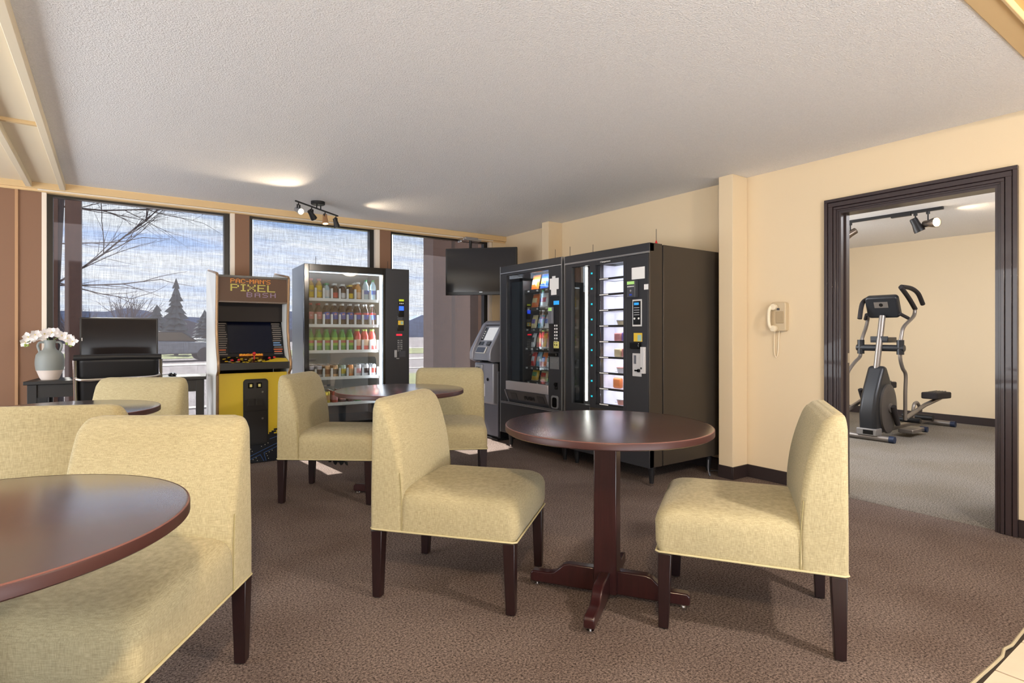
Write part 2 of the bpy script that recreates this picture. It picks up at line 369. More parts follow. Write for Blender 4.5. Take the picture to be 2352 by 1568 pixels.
# beams on the left
struct('trim_3', MB().box(-0.355, -0.315, 0.76, 6.10, ZC - 0.06, ZC), CREAM, bevel=0.003)
struct('trim_4', MB().box(-0.575, -0.535, 0.76, 6.10, ZC - 0.06, ZC), CREAM, bevel=0.003)
struct('trim_5', MB().box(XL, -0.355, 4.37, 4.40, ZC - 0.035, ZC - 0.0151), BEAM)
struct('ceiling', MB().box(XL, -0.355, 0.76, 6.10, ZC - 0.015, ZC - 0.0005), CREAM)
struct('trim_6', MB().box(XL, XW, 6.10, YW + 0.12, 2.365, ZC - 0.0005).box(XL, XW, 6.125, YW + 0.12, 2.345, 2.365), BEAM, bevel=0.003)
struct('trim_7', MB().box(-0.5, 4.03, 6.112, 6.125, 2.354, 2.364), ALU)
# window wall: sill, head, posts
struct('wall_back', MB().box(XL, -0.476, YW, YW + 0.2, 0, 2.35), BROWNW)
struct('trim_8', MB().box(-0.645, -0.625, YW - 0.014, YW, 0.0, 2.345), mat('tan_batten', (176, 138, 104), 0.7))
struct('wall_back', MB().box(-0.476, 4.03, YW + 0.02, YW + 0.2, 0, 0.10).box(-0.476, 4.03, YW + 0.05, YW + 0.2, 2.345, 2.5), BEAM)
struct('wall_back', MB().box(4.03, XW, YW - 0.02, YW + 0.2, 0, 2.35), WALLM)
def win(n, x0, x1, left_strip, sx1):
    zz0, zz1 = 0.10, 2.345
    r = thing('window_%d' % n, '', 'window'); del r['label']; del r['category']; r['kind'] = 'structure'
    fr = MB()
    fr.box(x0, x0 + 0.04, YW + 0.05, YW + 0.11, zz0, zz1).box(x1 - 0.05, x1, YW + 0.04, YW + 0.11, zz0, zz1)
    fr.box(x0 + 0.04, x1 - 0.05, YW + 0.05, YW + 0.11, zz0, zz0 + 0.04).box(x0 + 0.04, x1 - 0.05, YW + 0.05, YW + 0.11, zz1 - 0.02, zz1)
    fr.obj('window_frame', DFRAME, r)
    MB().box(x0 + 0.04, x1 - 0.05, YW + 0.085, YW + 0.089, zz0 + 0.04, zz1 - 0.02).obj('pane', PANE, r)
    sb = MB().box(x0 + 0.042, sx1, YW + 0.030, YW + 0.031, 0.13, zz1 - 0.03)
    sh = sb.obj('roller_shade', SHADE, r)
    MB().box(x0 + 0.042, sx1, YW + 0.024, YW + 0.036, 0.108, 0.132).obj('hem_bar', BLACK, sh)
win(1, -0.445, 0.957, True, 0.905)
win(2, 1.128, 2.449, False, 2.395)
win(3, 2.634, 3.99, False, 3.935)
struct('trim_9', MB().box(-0.476, -0.445, YW - 0.004, YW + 0.12, 0.10, 2.345).box(0.957, 0.996, YW - 0.004, YW + 0.12, 0.10, 2.345)
       .box(2.449, 2.501, YW - 0.004, YW + 0.12, 0.10, 2.345).box(3.99, 4.03, YW - 0.004, YW + 0.12, 0.10, 2.345), ALU)
struct('trim_10', MB().box(0.996, 1.128, YW - 0.01, YW + 0.2, 0.10, 2.345).box(2.501, 2.634, YW - 0.01, YW + 0.2, 0.10, 2.345), BROWNW)
# right wall with doorway
DY0, DY1, DZ = 1.055, 1.945, 2.03
w = MB().box(XW, XW + 0.12, -4.6, DY0, 0, ZC).box(XW, XW + 0.12, DY1, YW + 0.2, 0, ZC).box(XW, XW + 0.12, DY0, DY1, DZ, ZC)
struct('wall_right', w, WALLM)
struct('wall_right', MB().box(4.03, XW, 2.657, 2.785, 0, ZC).box(4.03, XW, 4.98, 5.10, 0, ZC), WALLM, bevel=0.004)
for i, (y0, y1) in enumerate(((-4.5, 0.965), (2.035, 2.657), (2.785, 4.98), (5.10, YW - 0.02))):
    struct('baseboard_right', MB().box(XW - 0.014, XW, y0, y1, 0, 0.10), BASEM, bevel=0.003)
struct('baseboard_right', MB().box(4.018, XW - 0.014, 2.645, 2.657, 0, 0.10).box(4.018, 4.03, 2.657, 2.785, 0, 0.10), BASEM, bevel=0.003)
struct('wall_left', MB().box(XL - 0.1, XL, -4.6, YW + 0.2, 0, ZC), WALLM)
struct('wall_front', MB().box(XL - 0.1, XW + 0.13, -4.7, -4.6, 0, ZC), WALLM)
# door casing (profiled, both legs and head), jamb, door leaf
dr = thing('door_1', '', 'door'); del dr['label']; del dr['category']; dr['kind'] = 'structure'
def case_leg(y_in, sgn):
    b = MB()
    for a0, a1, th in ((0, 0.012, 0.012), (0.012, 0.03, 0.02), (0.03, 0.034, 0.013), (0.034, 0.064, 0.024), (0.064, 0.068, 0.017), (0.068, 0.09, 0.028)):
        ya, yb = sorted((y_in + sgn * a0, y_in + sgn * a1)); b.box(XW - th, XW, ya, yb, 0, DZ + a0)
    return b
case_leg(DY0, -1).obj('casing', CASE, dr, bevel=0.002)
case_leg(DY1, 1).obj('casing', CASE, dr, bevel=0.002)
b = MB()
for a0, a1, th in ((0, 0.012, 0.012), (0.012, 0.03, 0.02), (0.03, 0.034, 0.013), (0.034, 0.064, 0.024), (0.064, 0.068, 0.017), (0.068, 0.09, 0.028)):
    b.box(XW - th, XW, DY0 - a1, DY1 + a1, DZ + a0, DZ + a1)
b.obj('head_casing', CASE, dr, bevel=0.002)
MB().box(XW - 0.004, XW + 0.124, DY0 - 0.001, DY0 + 0.016, 0, DZ).box(XW - 0.004, XW + 0.124, DY1 - 0.016, DY1 + 0.001, 0, DZ).box(XW - 0.004, XW + 0.124, DY0 + 0.016, DY1 - 0.016, DZ - 0.016, DZ)\
    .box(XW + 0.05, XW + 0.07, DY0 + 0.016, DY0 + 0.028, 0, DZ - 0.016).box(XW + 0.05, XW + 0.07, DY1 - 0.028, DY1 - 0.016, 0, DZ - 0.016).obj('jamb', CASE, dr)
MB().box(XW + 0.09, XW + 0.12, DY1 - 0.018, DY1 - 0.0161, 0.95, 1.02).obj('strike_plate', CHROME, dr)
lf = MB().box(XW + 0.13, XW + 0.98, DY0 - 0.022, DY0 + 0.018, 0.012, DZ - 0.01).obj('door_leaf', mat('red_brown_door', (74, 28, 26), 0.4), dr, bevel=0.002)
for z in (0.25, 1.0, 1.78):
    MB().cyl((XW + 0.127, DY0 + 0.02, 0), 0.006, z, z + 0.09, 10).obj('hinge', CHROME, lf)
MB().cyl((0, 0, 0), 0.012, 0, 0.05, 12, axis='y').ball((0, 0.06, 0), 0.026, n=16).obj('door_knob', CHROME, lf).location = (XW + 0.90, DY0 + 0.018, 1.0)

# ------------------------------------------------------------------ exercise room
GX0, GX1, GY0, GY1 = XW + 0.12, 8.98, 0.1, 4.6
struct('floor', MB().box(XW + 0.13, GX1, GY0, GY1, -0.06, 0.0), GCARPET)
struct('floor', MB().box(XW + 0.03, XW + 0.14, DY0 + 0.016, DY1 - 0.016, -0.01, 0.0012), GCARPET)
struct('ceiling', MB().box(GX0, GX1 + 0.1, GY0, GY1, ZC, ZC + 0.1), POP)
struct('wall_gym_back', MB().box(GX1, GX1 + 0.1, GY0 - 0.1, GY1 + 0.1, 0, ZC), WALLM)
struct('wall_gym_left', MB().box(GX0, GX1, GY1, GY1 + 0.1, 0, ZC), WALLM)
struct('wall_gym_right', MB().box(GX0, GX1, GY0 - 0.1, GY0, 0, ZC), WALLM)
struct('baseboard_gym', MB().box(GX1 - 0.014, GX1, GY0, GY1, 0, 0.10), BASEM, bevel=0.003)

# ------------------------------------------------------------------ outdoors
struct('ground', MB().box(-150, 200, YW + 0.2, 260, -0.25, -0.15), mat('asphalt', (84, 80, 84), 0.95, noise=(0.6, 0.15)))
def ground_strip(x0, x1, y0, y1, m, nm='lawn'): return struct(nm, MB().box(x0, x1, y0, y1, -0.16, -0.13), m)
GRASS = mat('grass', (84, 90, 58), 1.0, noise=(3, 0.35))
ground_strip(-30, 60, YW + 1.2, 9.4, mat('mulch', (66, 52, 46), 1.0, noise=(5, 0.3)), 'planting_bed')
ground_strip(3.2, 60, 9.4, 17, GRASS)
ground_strip(-60, 80, 34, 46, GRASS)
CONC = mat('concrete', (128, 126, 124), 0.9)
for y0, y1 in ((11.2, 11.5), (19.5, 19.9), (26.5, 28.0), (47, 49)):
    ground_strip(-60, 3.1 if y0 < 12 else 90, y0, y1, CONC, 'kerb')
# building fins just outside the glass
FIN = mat('brown_render_fin', (98, 78, 72), 0.85, bump=(60, 0.3, 0.004))
for i, (x0, x1, d) in enumerate(((-0.62, -0.425, 0.9), (-0.372, -0.246, 0.9), (3.65, 3.94, 0.9), (4.0, 4.25, 0.9), (4.384, 4.6, 0.9))):
    struct('trim_%d' % (20 + i), MB().box(x0, x1, YW + d, YW + d + 0.3, -0.15, 3.0), FIN)
CAR_PAINT = [mat('silver_car_paint', (120, 124, 130), 0.4, metal=0.0), mat('dark_car_paint', (60, 62, 70), 0.3), mat('white_car_paint', (150, 150, 152), 0.4)]
def car(x, y, rz, m, label):
    r = thing('car', label, 'car', (x, y, -0.15), rz, 'cars parked beyond the window shades')
    b = MB(); b.prism([(-2.2, 0.35), (2.2, 0.35), (2.25, 0.75), (1.3, 0.92), (-1.9, 0.98), (-2.25, 0.8)], 'y', -0.85, 0.85); b.obj('body', m, r, bevel=0.06)
    b = MB(); b.prism([(-1.7, 0.95), (1.1, 0.92), (0.4, 1.42), (-1.1, 1.42)], 'y', -0.74, 0.74); b.obj('cabin', BLACKG, r, bevel=0.05)
    for sx in (-1.35, 1.35):
        for sy in (-0.8, 0.8): MB().cyl((sx, sy, 0.33), 0.33, -0.1, 0.1, 20, axis='y').obj('wheel', BLACK, r)
car(2.3, 31.5, 0.05, CAR_PAINT[0], 'silver car parked outside, seen through the left window shade')
car(6.6, 44.5, 0.02, CAR_PAINT[2], 'white car parked further away, left of the arcade cabinet')
def conifer(x, y, h, w, label):
    r = thing('conifer', label, 'tree', (x, y, -0.15), group='evergreens beyond the parking lot')
    MB().tube([(0, 0, 0), (0, 0, h * 0.9)], [w * 0.06, w * 0.015], 8).obj('trunk', mat('bark', (70, 60, 55), 0.9), r)
    b = MB(); rnd = random.Random(int(h * 100))
    for k in range(11):
        z = h * (0.12 + 0.078 * k); rr = w * 0.5 * (1 - (k / 11.5)) ** 0.8
        n = 14; vs = [(0, 0, z + h * 0.13)]
        for q in range(n):
            a = 2 * PI * q / n + k; q2 = rr * (0.55 if q % 2 else 1.0) * rnd.uniform(0.75, 1.15); vs.append((q2 * math.cos(a), q2 * math.sin(a), z - rnd.uniform(0, 0.04) * h))
        b.add(vs, [(0, 1 + q, 1 + (q + 1) % n) for q in range(n)])
    b.obj('foliage', mat('conifer_green', (88, 94, 98), 1.0), r)
conifer(3.15, 39, 4.5, 2.0, 'tall pointed dark evergreen tree standing beyond the parking lot')
conifer(2.4, 43, 3.1, 2.6, 'short broad evergreen tree just left of the tall pointed one')
conifer(5.6, 47, 3.0, 2.8, 'low bushy evergreen tree just right of the tall pointed one')
TWIG = mat('grey_bark', (62, 54, 56), 0.9)
def branch(b, p, d, L, r, lv, rnd):
    pts = [p]; q = p.copy(); dd = d.copy(); n = 5
    for k in range(n):
        dd = (dd + Vector((rnd.uniform(-.14, .14), rnd.uniform(-.14, .14), rnd.uniform(-.08, .14)))).normalized(); q = q + dd * (L / n); pts.append(q.copy())
    b.tube(pts, [r, r * 0.45], 5 if lv > 1 else 4)
    if lv > 0:
        for k in range(1, n + 1):
            for s in range(2 if lv > 1 else 1):
                a = rnd.uniform(0.35, 0.85) * rnd.choice((-1, 1))
                ax = Vector((rnd.uniform(-1, 1), rnd.uniform(-1, 1), rnd.uniform(-1, 1))).normalized()
                nd = (Matrix.Rotation(a, 3, ax) @ dd).normalized()
                branch(b, pts[k], nd, L * rnd.uniform(0.38, 0.6), r * 0.45, lv - 1, rnd)
bt = thing('bare_tree', 'leafless tree reaching bare branches across the left window', 'tree', (-0.62, 9.6, -0.15))
rnd = random.Random(11)
MB().tube([(0, 0, 0), (-0.05, 0.05, 1.6), (0.05, 0, 3.4), (0, 0.1, 5.5)], [0.13, 0.05], 10).obj('trunk', TWIG, bt)
for i, (z, d, L, r, lv) in enumerate(((1.95, (0.85, -0.1, 0.55), 1.75, 0.015, 2), (3.0, (0.95, 0.1, -0.05), 1.3, 0.014, 2), (1.95, (0.95, 0.2, 0.12), 1.3, 0.012, 1), (2.0, (0.9, 0.1, -0.35), 0.9, 0.010, 1), (2.5, (0.9, -0.2, 0.15), 1.0, 0.010, 1), (3.15, (0.9, 0.2, 0.02), 1.5, 0.012, 1))):
    b = MB(); branch(b, Vector((0, 0, z)), Vector(d).normalized(), L, r, lv, rnd); b.obj('branch', TWIG, bt)
def shrub_tree(x, y, h, w, label, seed):
    r = thing('winter_tree', label, 'tree', (x, y, -0.15), group='bare trees in the distance'); rn = random.Random(seed); b = MB()
    b.tube([(0, 0, 0), (0, 0, h * 0.5)], [0.12, 0.06], 6)
    for k in range(9): branch(b, Vector((0, 0, h * 0.25 + 0.02 * k)), Vector((rn.uniform(-1, 1) * w / h, rn.uniform(-.5, .5), 1)).normalized(), h * 0.55, 0.05, 2, rn)
    b.obj('crown', mat('distant_twigs', (92, 84, 90), 1.0), r)
shrub_tree(1.0, 52, 3.9, 3.5, 'grey leafless tree in the distance, left of the evergreens', 3)
shrub_tree(-2.5, 58, 3.4, 4, 'smaller grey leafless tree further left above the monitor', 4)
# far tree line and low hills on the horizon
rnd = random.Random(5)
def ridge(name, x0, x1, y, zbase, amp, m, n=80, depth=6):
    b = MB(); poly = [(x0, -0.2)] ; xs = [x0 + (x1 - x0) * k / n for k in range(n + 1)]
    prof = [(x, zbase + amp * (0.5 * math.sin(x * 0.13 + y) + 0.3 * math.sin(x * 0.41) + 0.4 * rnd.random())) for x in xs]
    poly = [(x1, -0.2)] + prof[::-1] + [(x0, -0.2)]
    b.prism(poly[::-1], 'y', y, y + depth); return struct(name, b, m)
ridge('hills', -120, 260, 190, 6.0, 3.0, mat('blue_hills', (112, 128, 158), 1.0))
ridge('tree_line', -90, 38, 95, 2.2, 1.4, mat('far_trees', (98, 96, 104), 1.0))
ridge('tree_line', 38, 160, 60, 3.2, 0.5, mat('brown_bank', (112, 92, 92), 1.0, noise=(0.6, 0.25)))

# ------------------------------------------------------------------ chairs
def rounded_loft(rows, n=6, cap=True):
    """rows: list of (z, x0,x1,y0,y1, r) -> rounded rectangle sections"""
    vs = []; fs = []; m = 4 * (n + 1)
    for z, x0, x1, y0, y1, r in rows:
        r = max(1e-4, min(r, (x1 - x0) / 2 - 1e-4, (y1 - y0) / 2 - 1e-4))
        for cx, cy, a0 in ((x1 - r, y1 - r, 0), (x0 + r, y1 - r, PI / 2), (x0 + r, y0 + r, PI), (x1 - r, y0 + r, 1.5 * PI)):
            for k in range(n + 1):
                a = a0 + PI / 2 * k / n; vs.append((cx + r * math.cos(a), cy + r * math.sin(a), z))
    for j in range(len(rows) - 1):
        for k in range(m):
            k2 = (k + 1) % m; fs.append((j * m + k, j * m + k2, (j + 1) * m + k2, (j + 1) * m + k))
    if cap: fs.append(tuple(range(m))[::-1]); fs.append(tuple(range((len(rows) - 1) * m, len(rows) * m)))
    b = MB(); b.add(vs, fs, 0, True); return b
def make_chair():
    r = thing('slipper_chair', '', 'chair')
    hw = 0.285
    # seat: box with crowned top and puffy rounded front
    rows = []
    for z, ins, rr in ((0.305, 0.004, 0.03), (0.34, 0.0, 0.035), (0.42, 0.0, 0.045), (0.445, 0.003, 0.05), (0.463, 0.012, 0.055), (0.475, 0.028, 0.06), (0.483, 0.055, 0.06), (0.488, 0.10, 0.06), (0.491, 0.17, 0.05)):
        bul = 0.012 * math.sin(PI * min(1, (z - 0.305) / 0.17))
        rows.append((z, -hw + ins, hw - ins, -0.20, 0.33 + bul - ins, rr))
    sb = rounded_loft(rows)
    sb.obj('seat', FABRIC, r)
    # back: side profile with rounded shoulders, gently bowed front
    zs = [0.305 + 0.505 * k / 14 for k in range(14)] + [0.81 + 0.055 * math.sin(PI / 2 * k / 12) for k in range(13)]
    rows = []; K = len(zs) - 1
    for k, z in enumerate(zs):
        t = max(0.0, (z - 0.46) / 0.405)
        yf = -0.176 - 0.085 * t ** 2.2; yr = -0.33; ins = 0.0; rr = 0.018
        top = max(0.0, (z - 0.81) / 0.055)
        if top > 0:
            q = 1 - math.sqrt(max(0, 1 - min(1, top) ** 2)); yf -= 0.028 * q; yr += 0.020 * q * 0.6; ins = 0.034 * q
        if k == K: yf = min(yf, -0.29)
        rows.append((z, -hw + ins, hw - ins, yr, yf, rr + 0.02 * t))
    for z in (0.8655,):
        rows.append((z + 0.002, -hw + 0.05, hw - 0.05, -0.317, -0.292, 0.01))
    bk = rounded_loft(rows)
    # bow the front face outward in the middle and crown the top edge
    nv = []
    for x, y, z in bk.v:
        u = 1 - (x / hw) ** 2
        if y > -0.26 and z > 0.45: y += 0.018 * u * min(1, (z - 0.45) / 0.1)
        if z > 0.8: z += 0.012 * u * (z - 0.8) / 0.065
        nv.append((x, y, z))
    bk.v = nv
    bk.obj('backrest', FABRIC, r)
    # welt
    pts = [(hw, -0.33, 0.307), (hw, 0.333, 0.307), (-hw, 0.333, 0.307), (-hw, -0.33, 0.307), (hw, -0.33, 0.307)]
    p2 = []
    for i in range(4):
        a, c = Vector(pts[i]), Vector(pts[i + 1])
        for k in range(8): p2.append(tuple(a + (c - a) * (0.02 + 0.96 * k / 7)))
    p2.append(p2[0])
    MB().tube(p2, 0.0042, 6).obj('piping', mat('welt', (190, 180, 142), 0.8), r)
    for s in (-1, 1):
        b = MB()
        b.tube([(s * (hw + 0.0003), -0.176, 0.31), (s * (hw + 0.0003), -0.177, 0.44), (s * (hw - 0.0005), -0.186, 0.56)], 0.0018, 5, smooth_n=4)
        b.obj('seam', mat('seam_thread', (150, 140, 100), 0.9), r)
    MB().box(-hw + 0.02, hw - 0.02, -0.31, 0.31, 0.296, 0.304).obj('dust_cover', mat('black_cloth', (14, 14, 15), 0.95), r)
    for sx in (-1, 1):
        for sy in (-1, 1):
            y1 = sy * 0.30; y0 = sy * 0.305; x1 = sx * 0.257
            b = MB(); b.frus((sx * 0.255 - 0.019, sx * 0.255 + 0.019, y0 - 0.019, y0 + 0.019), (x1 - 0.026, x1 + 0.026, y1 - 0.026, y1 + 0.026), 0.004, 0.300)
            l = b.obj('leg', DWOOD, r, bevel=0.003)
            MB().cyl((sx * 0.255, y0, 0), 0.012, 0.0, 0.004, 12).obj('glide', BLACK, l)
    return r
ch0 = make_chair(); index_kids(ch0)
CH = [((2.165, 1.366), (-0.55, 0.835), 'olive armless chair at the right, seat turned to the nearest mahogany table'),
      ((1.353, 2.307), (0.633, -0.774), 'olive armless chair in the centre foreground, left of the mahogany table'),
      ((1.35, 4.085), (0.785, -0.619), 'armless chair before the arcade cabinet, torn black cloth under its seat'),
      ((2.195, 3.96), (-0.5, -0.87), 'armless chair behind the middle table, facing the room, before the cash machine'),
      ((-0.005, 2.07), (-0.55, -0.835), 'large armless chair in the left foreground, seat under the front left table'),
      ((0.01, 4.19), (-0.55, -0.835), 'armless chair in front of the desk, behind the rear left table'),
      ((-0.10, 3.20), (0.38, 0.92), 'armless chair at the left edge showing its back, between the two left tables')]
chairs = []
for i, (c, f, lb) in enumerate(CH):
    a = math.atan2(-f[0], f[1])
    if i == 0: o = ch0; o.location = (*c, 0); o.rotation_euler.z = a; o['label'] = lb
    else: o = dup(ch0, (*c, 0), a, lb)
    o['group'] = 'olive armless chairs'; chairs.append(o)
b = MB(); vs = []; n = 16
for k in range(n + 1):
    x = -0.02 + 0.34 * k / n; vs += [(x, -0.06, 0.297), (x, -0.055, 0.297 - 0.004 - 0.045 * abs(math.sin(k * 0.9)) * (1 - abs(k / n - 0.5)))]
b.add(vs, [(2 * k, 2 * k + 2, 2 * k + 3, 2 * k + 1) for k in range(n)]).add([(x, y + 0.003, z) for x, y, z in vs], [(2 * k, 2 * k + 1, 2 * k + 3, 2 * k + 2) for k in range(n)])
b.X = Matrix.Identity(4)
tc_ = b.obj('torn_cloth', MATS['black_cloth'], chairs[2]); tc_.rotation_euler.z = 0.9; tc_.location = (0.05, -0.05, 0)

# ------------------------------------------------------------------ round tables
def make_table():
    r = thing('round_table', '', 'table')
    MB().lathe([(0.445, 0.732), (0.448, 0.735), (0.448, 0.758), (0.446, 0.7610), (0.44, 0.762)], n=96).obj('tabletop', WOOD, r)
    eb = MB().lathe([(0.4482, 0.7345), (0.4502, 0.736), (0.4502, 0.756), (0.4488, 0.7592)], n=96, cap=False).obj('edge_band', mat('edge_brown', (60, 32, 30), 0.4), r)
    MB().lathe([(0.4489, 0.7588), (0.4494, 0.7598), (0.4480, 0.7612), (0.4462, 0.7618)], n=96, cap=False).obj('rim_highlight', mat('edge_highlight', (112, 74, 68), 0.4), eb)  # lighter ring paints the highlight along the upper edge
    MB().box(-0.05, 0.05, -0.05, 0.05, 0.03, 0.71).obj('column', CWOOD, r, bevel=0.004)
    MB().box(-0.2, 0.2, -0.03, 0.03, 0.70, 0.732).box(-0.03, 0.03, -0.2, 0.2, 0.70, 0.7318).obj('top_support', DWOOD, r, bevel=0.003)
    for k in range(4):
        prof = [(0.04, 0.022), (0.345, 0.022), (0.352, 0.03), (0.352, 0.062), (0.34, 0.072), (0.27, 0.072), (0.24, 0.078), (0.215, 0.10), (0.195, 0.118), (0.17, 0.125), (0.04, 0.125)]
        b = MB(); b.X = Matrix.Rotation(k * PI / 2, 4, 'Z'); b.prism(prof, 'y', -0.022, 0.022)
        f_ = b.obj('foot', CWOOD, r, bevel=0.006)
        b = MB(); b.X = Matrix.Rotation(k * PI / 2, 4, 'Z'); b.cyl((0.325, 0, 0), 0.014, 0.0, 0.01, 12).cyl((0.325, 0, 0), 0.006, 0.01, 0.023, 8); b.obj('glide', CHROME, f_)
    return r
tb0 = make_table(); index_kids(tb0)
TB = [((1.79, 1.80), 'round mahogany pedestal table in the right foreground, machines reflected in its top'),
      ((-0.29, 1.627), 'round mahogany table cut off at the left edge, window glare across its top'),
      ((1.69, 3.77), 'round dark table before the drinks machine, between two olive chairs'),
      ((-0.22, 3.79), 'round dark table at the far left in front of the desk')]
for i, (c, lb) in enumerate(TB):
    if i == 0: o = tb0; o.location = (*c, 0)
    else: o = dup(tb0, (*c, 0))
    o.rotation_euler.z = math.radians(33.8 if i < 2 else 44); o['label'] = lb; o['group'] = 'round pedestal tables'

# ------------------------------------------------------------------ desk, monitor, vase, office chair
A_D = -0.13
desk = thing('writing_desk', 'black writing desk against the left window with a vase and monitor on it', 'desk', (0.06, 5.64, 0), A_D)
DZT = 0.79
MB().box(-0.62, 0.62, 0, 0.42, DZT - 0.028, DZT).obj('desktop', BWOOD, desk, bevel=0.004)
MB().box(-0.55, 0.55, 0.03, 0.048, DZT - 0.13, DZT - 0.028).obj('apron', BWOOD, desk)
MB().box(-0.55, 0.55, 0.37, 0.39, DZT - 0.13, DZT - 0.028).obj('apron', BWOOD, desk)
for x in (-0.60, 0.54):
    for y in (0.02, 0.34): MB().box(x, x + 0.06, y, y + 0.06, 0, DZT - 0.028).obj('leg', BWOOD, desk, bevel=0.003)
def dw(x, y, z, a=A_D, o=(0.06, 5.64)): return (o[0] + x * math.cos(a) - y * math.sin(a), o[1] + x * math.sin(a) + y * math.cos(a), z)
mon = thing('monitor', 'black flat computer monitor on the desk in front of the window', 'monitor', dw(-0.03, 0.24, DZT), -0.02)
MB().box(-0.275, 0.275, -0.012, 0.022, 0.165, 0.505).obj('housing', mat('monitor_plastic', (30, 28, 30), 0.35), mon, bevel=0.005)
MB().box(-0.262, 0.262, -0.0135, -0.0122, 0.182, 0.493).obj('screen', mat('monitor_screen', (34, 30, 30), 0.1, spec=0.3), mon)
MB().box(-0.03, 0.03, 0.022, 0.05, 0.0, 0.33).obj('stand', BLACKG, mon, bevel=0.004)
MB().lathe([(0.11, 0), (0.11, 0.008), (0.05, 0.014)], (0, 0.03, 0), 28).obj('base', BLACKG, mon)
MB().box(-0.262, -0.256, -0.0142, -0.0136, 0.31, 0.335).obj('sticker', PAPER, mon)
ms = thing('mouse', 'black computer mouse on the right part of the desk', 'mouse', dw(0.36, 0.13, DZT), 0.3)
MB().ball((0, 0, 0.012), 0.03, (1, 1.7, 0.7)).obj('shell', BLACKG, ms); MB().tube([(0, 0.05, 0.008), (0.02, 0.10, 0.012), (-0.03, 0.16, 0.004)], 0.0025, 6, smooth_n=4).obj('cable', BLACKG, ms)
bl = MB().box(-0.09, 0.09, -0.09, 0.09, 0, 0.004).obj('paper_sheet', PAPER); bl.location = dw(0.47, 0.14, DZT); bl.rotation_euler.z = 0.1
tag(bl, 'white paper lying on the right end of the desk', 'paper')
vase = thing('vase', 'grey and white ribbed pottery jug with two handles on the desk', 'vase', dw(-0.49, 0.17, DZT))
prof = [(0.055, 0.0), (0.066, 0.02), (0.085, 0.075)]
for k in range(9):
    z = 0.078 + 0.0125 * k; rr = 0.087 + 0.008 * math.sin(PI * (k + 1) / 11); prof += [(rr, z), (rr - 0.0012, z + 0.006)]
prof += [(0.088, 0.20), (0.07, 0.225), (0.045, 0.24), (0.036, 0.262), (0.035, 0.29), (0.04, 0.318), (0.036, 0.318), (0.03, 0.30)]
MB().lathe(prof[3:], n=40).obj('body', mat('grey_glaze', (134, 140, 140), 0.5), vase)
MB().lathe([(0.055, 0.0), (0.066, 0.02), (0.085, 0.075), (0.0875, 0.079)], n=40).obj('base_band', mat('white_glaze', (226, 214, 208), 0.6), vase)
for s in (-1, 1): MB().tube([(s * 0.036, 0, 0.30), (s * 0.062, 0, 0.30), (s * 0.075, 0, 0.275), (s * 0.066, 0, 0.235), (s * 0.06, 0, 0.222)], 0.009, 8, smooth_n=4).obj('handle', MATS['grey_glaze'], vase)
fl_ = thing('flower_bouquet', 'bunch of white orchid blooms with green buds standing in the grey jug', 'flowers', dw(-0.49, 0.17, DZT + 0.29))
PET = mat('white_petal', (244, 240, 242), 0.7); rnd = random.Random(3)
MB().tube([(0, 0, -0.12), (0, 0, 0.02), (-0.06, 0, 0.06), (-0.14, 0, 0.01)], 0.004, 6, smooth_n=4).tube([(0, 0, 0.0), (0.05, 0, 0.05), (0.10, 0, 0.03), (0.13, 0, -0.03)], 0.004, 6, smooth_n=4).obj('stem', mat('green_stem', (104, 124, 74), 0.6), fl_)
for i in range(15):
    t = i / 14; x = -0.145 + 0.29 * t + rnd.uniform(-.01, .01); y = rnd.uniform(-0.05, 0.05); z = 0.085 - 2.6 * x * x + rnd.uniform(-0.03, 0.012)
    b = MB()
    for k in range(5):
        a = 2 * PI * k / 5 + i; b.X = Matrix.Translation((x, y, z)) @ Matrix.Rotation(rnd.uniform(-.5, .5), 4, 'Z') @ Matrix.Rotation(a, 4, 'Y') @ Matrix.Translation((0, 0, 0.022)) @ Matrix.Rotation(0.5, 4, 'X')
        b.add([(0, 0, -0.022), (0.015, -0.003, -0.004), (0.017, -0.006, 0.010), (0, -0.002, 0.024), (-0.017, -0.006, 0.010), (-0.015, -0.003, -0.004), (0, 0.002, 0)],
              [(0, 1, 6), (1, 2, 6), (2, 3, 6), (3, 4, 6), (4, 5, 6), (5, 0, 6)], 0, True)
    b.X = Matrix.Identity(4); b.ball((x, y - 0.008, z), 0.006, mi=1)
    b.obj('bloom', [PET, mat('petal_centre', (228, 212, 150), 0.7)], fl_)
for i in range(8):
    x = rnd.choice((-1, 1)) * rnd.uniform(0.10, 0.15); MB().ball((x, rnd.uniform(-.03, .01), -0.005 + rnd.uniform(-.015, .01)), 0.009, (1, 1, 1.2), 10).obj('bud', mat('green_bud', (150, 166, 84), 0.6), fl_)
oc = thing('office_chair', 'black mesh office chair with chrome frame pulled up to the desk', 'chair', (0.06, 5.12, 0), -0.05)
b = MB(); vs = []; nx, nzz = 12, 14
for j in range(nzz + 1):
    z = 0.46 + 0.54 * j / nzz; yb = -0.20 - 0.11 * ((z - 0.46) / 0.54) ** 1.2
    for i in range(nx + 1):
        x = -0.235 + 0.47 * i / nx; vs.append((x, yb - 0.02 * (1 - (x / 0.235) ** 2), z))
m_ = nx + 1; fs = [(j * m_ + i, j * m_ + i + 1, (j + 1) * m_ + i + 1, (j + 1) * m_ + i) for j in range(nzz) for i in range(nx)]
b.add(vs, fs, 0, True); bo = b.obj('back_panel', mat('black_leather', (16, 16, 20), 0.5), oc); sm = bo.modifiers.new('thick', 'SOLIDIFY'); sm.thickness = 0.012; sm.offset = 0
MB().tube([(-0.25, -0.312, 0.995), (0, -0.335, 1.0), (0.25, -0.312, 0.995)], 0.02, 12, smooth_n=6).obj('top_roll', MATS['black_leather'], oc)
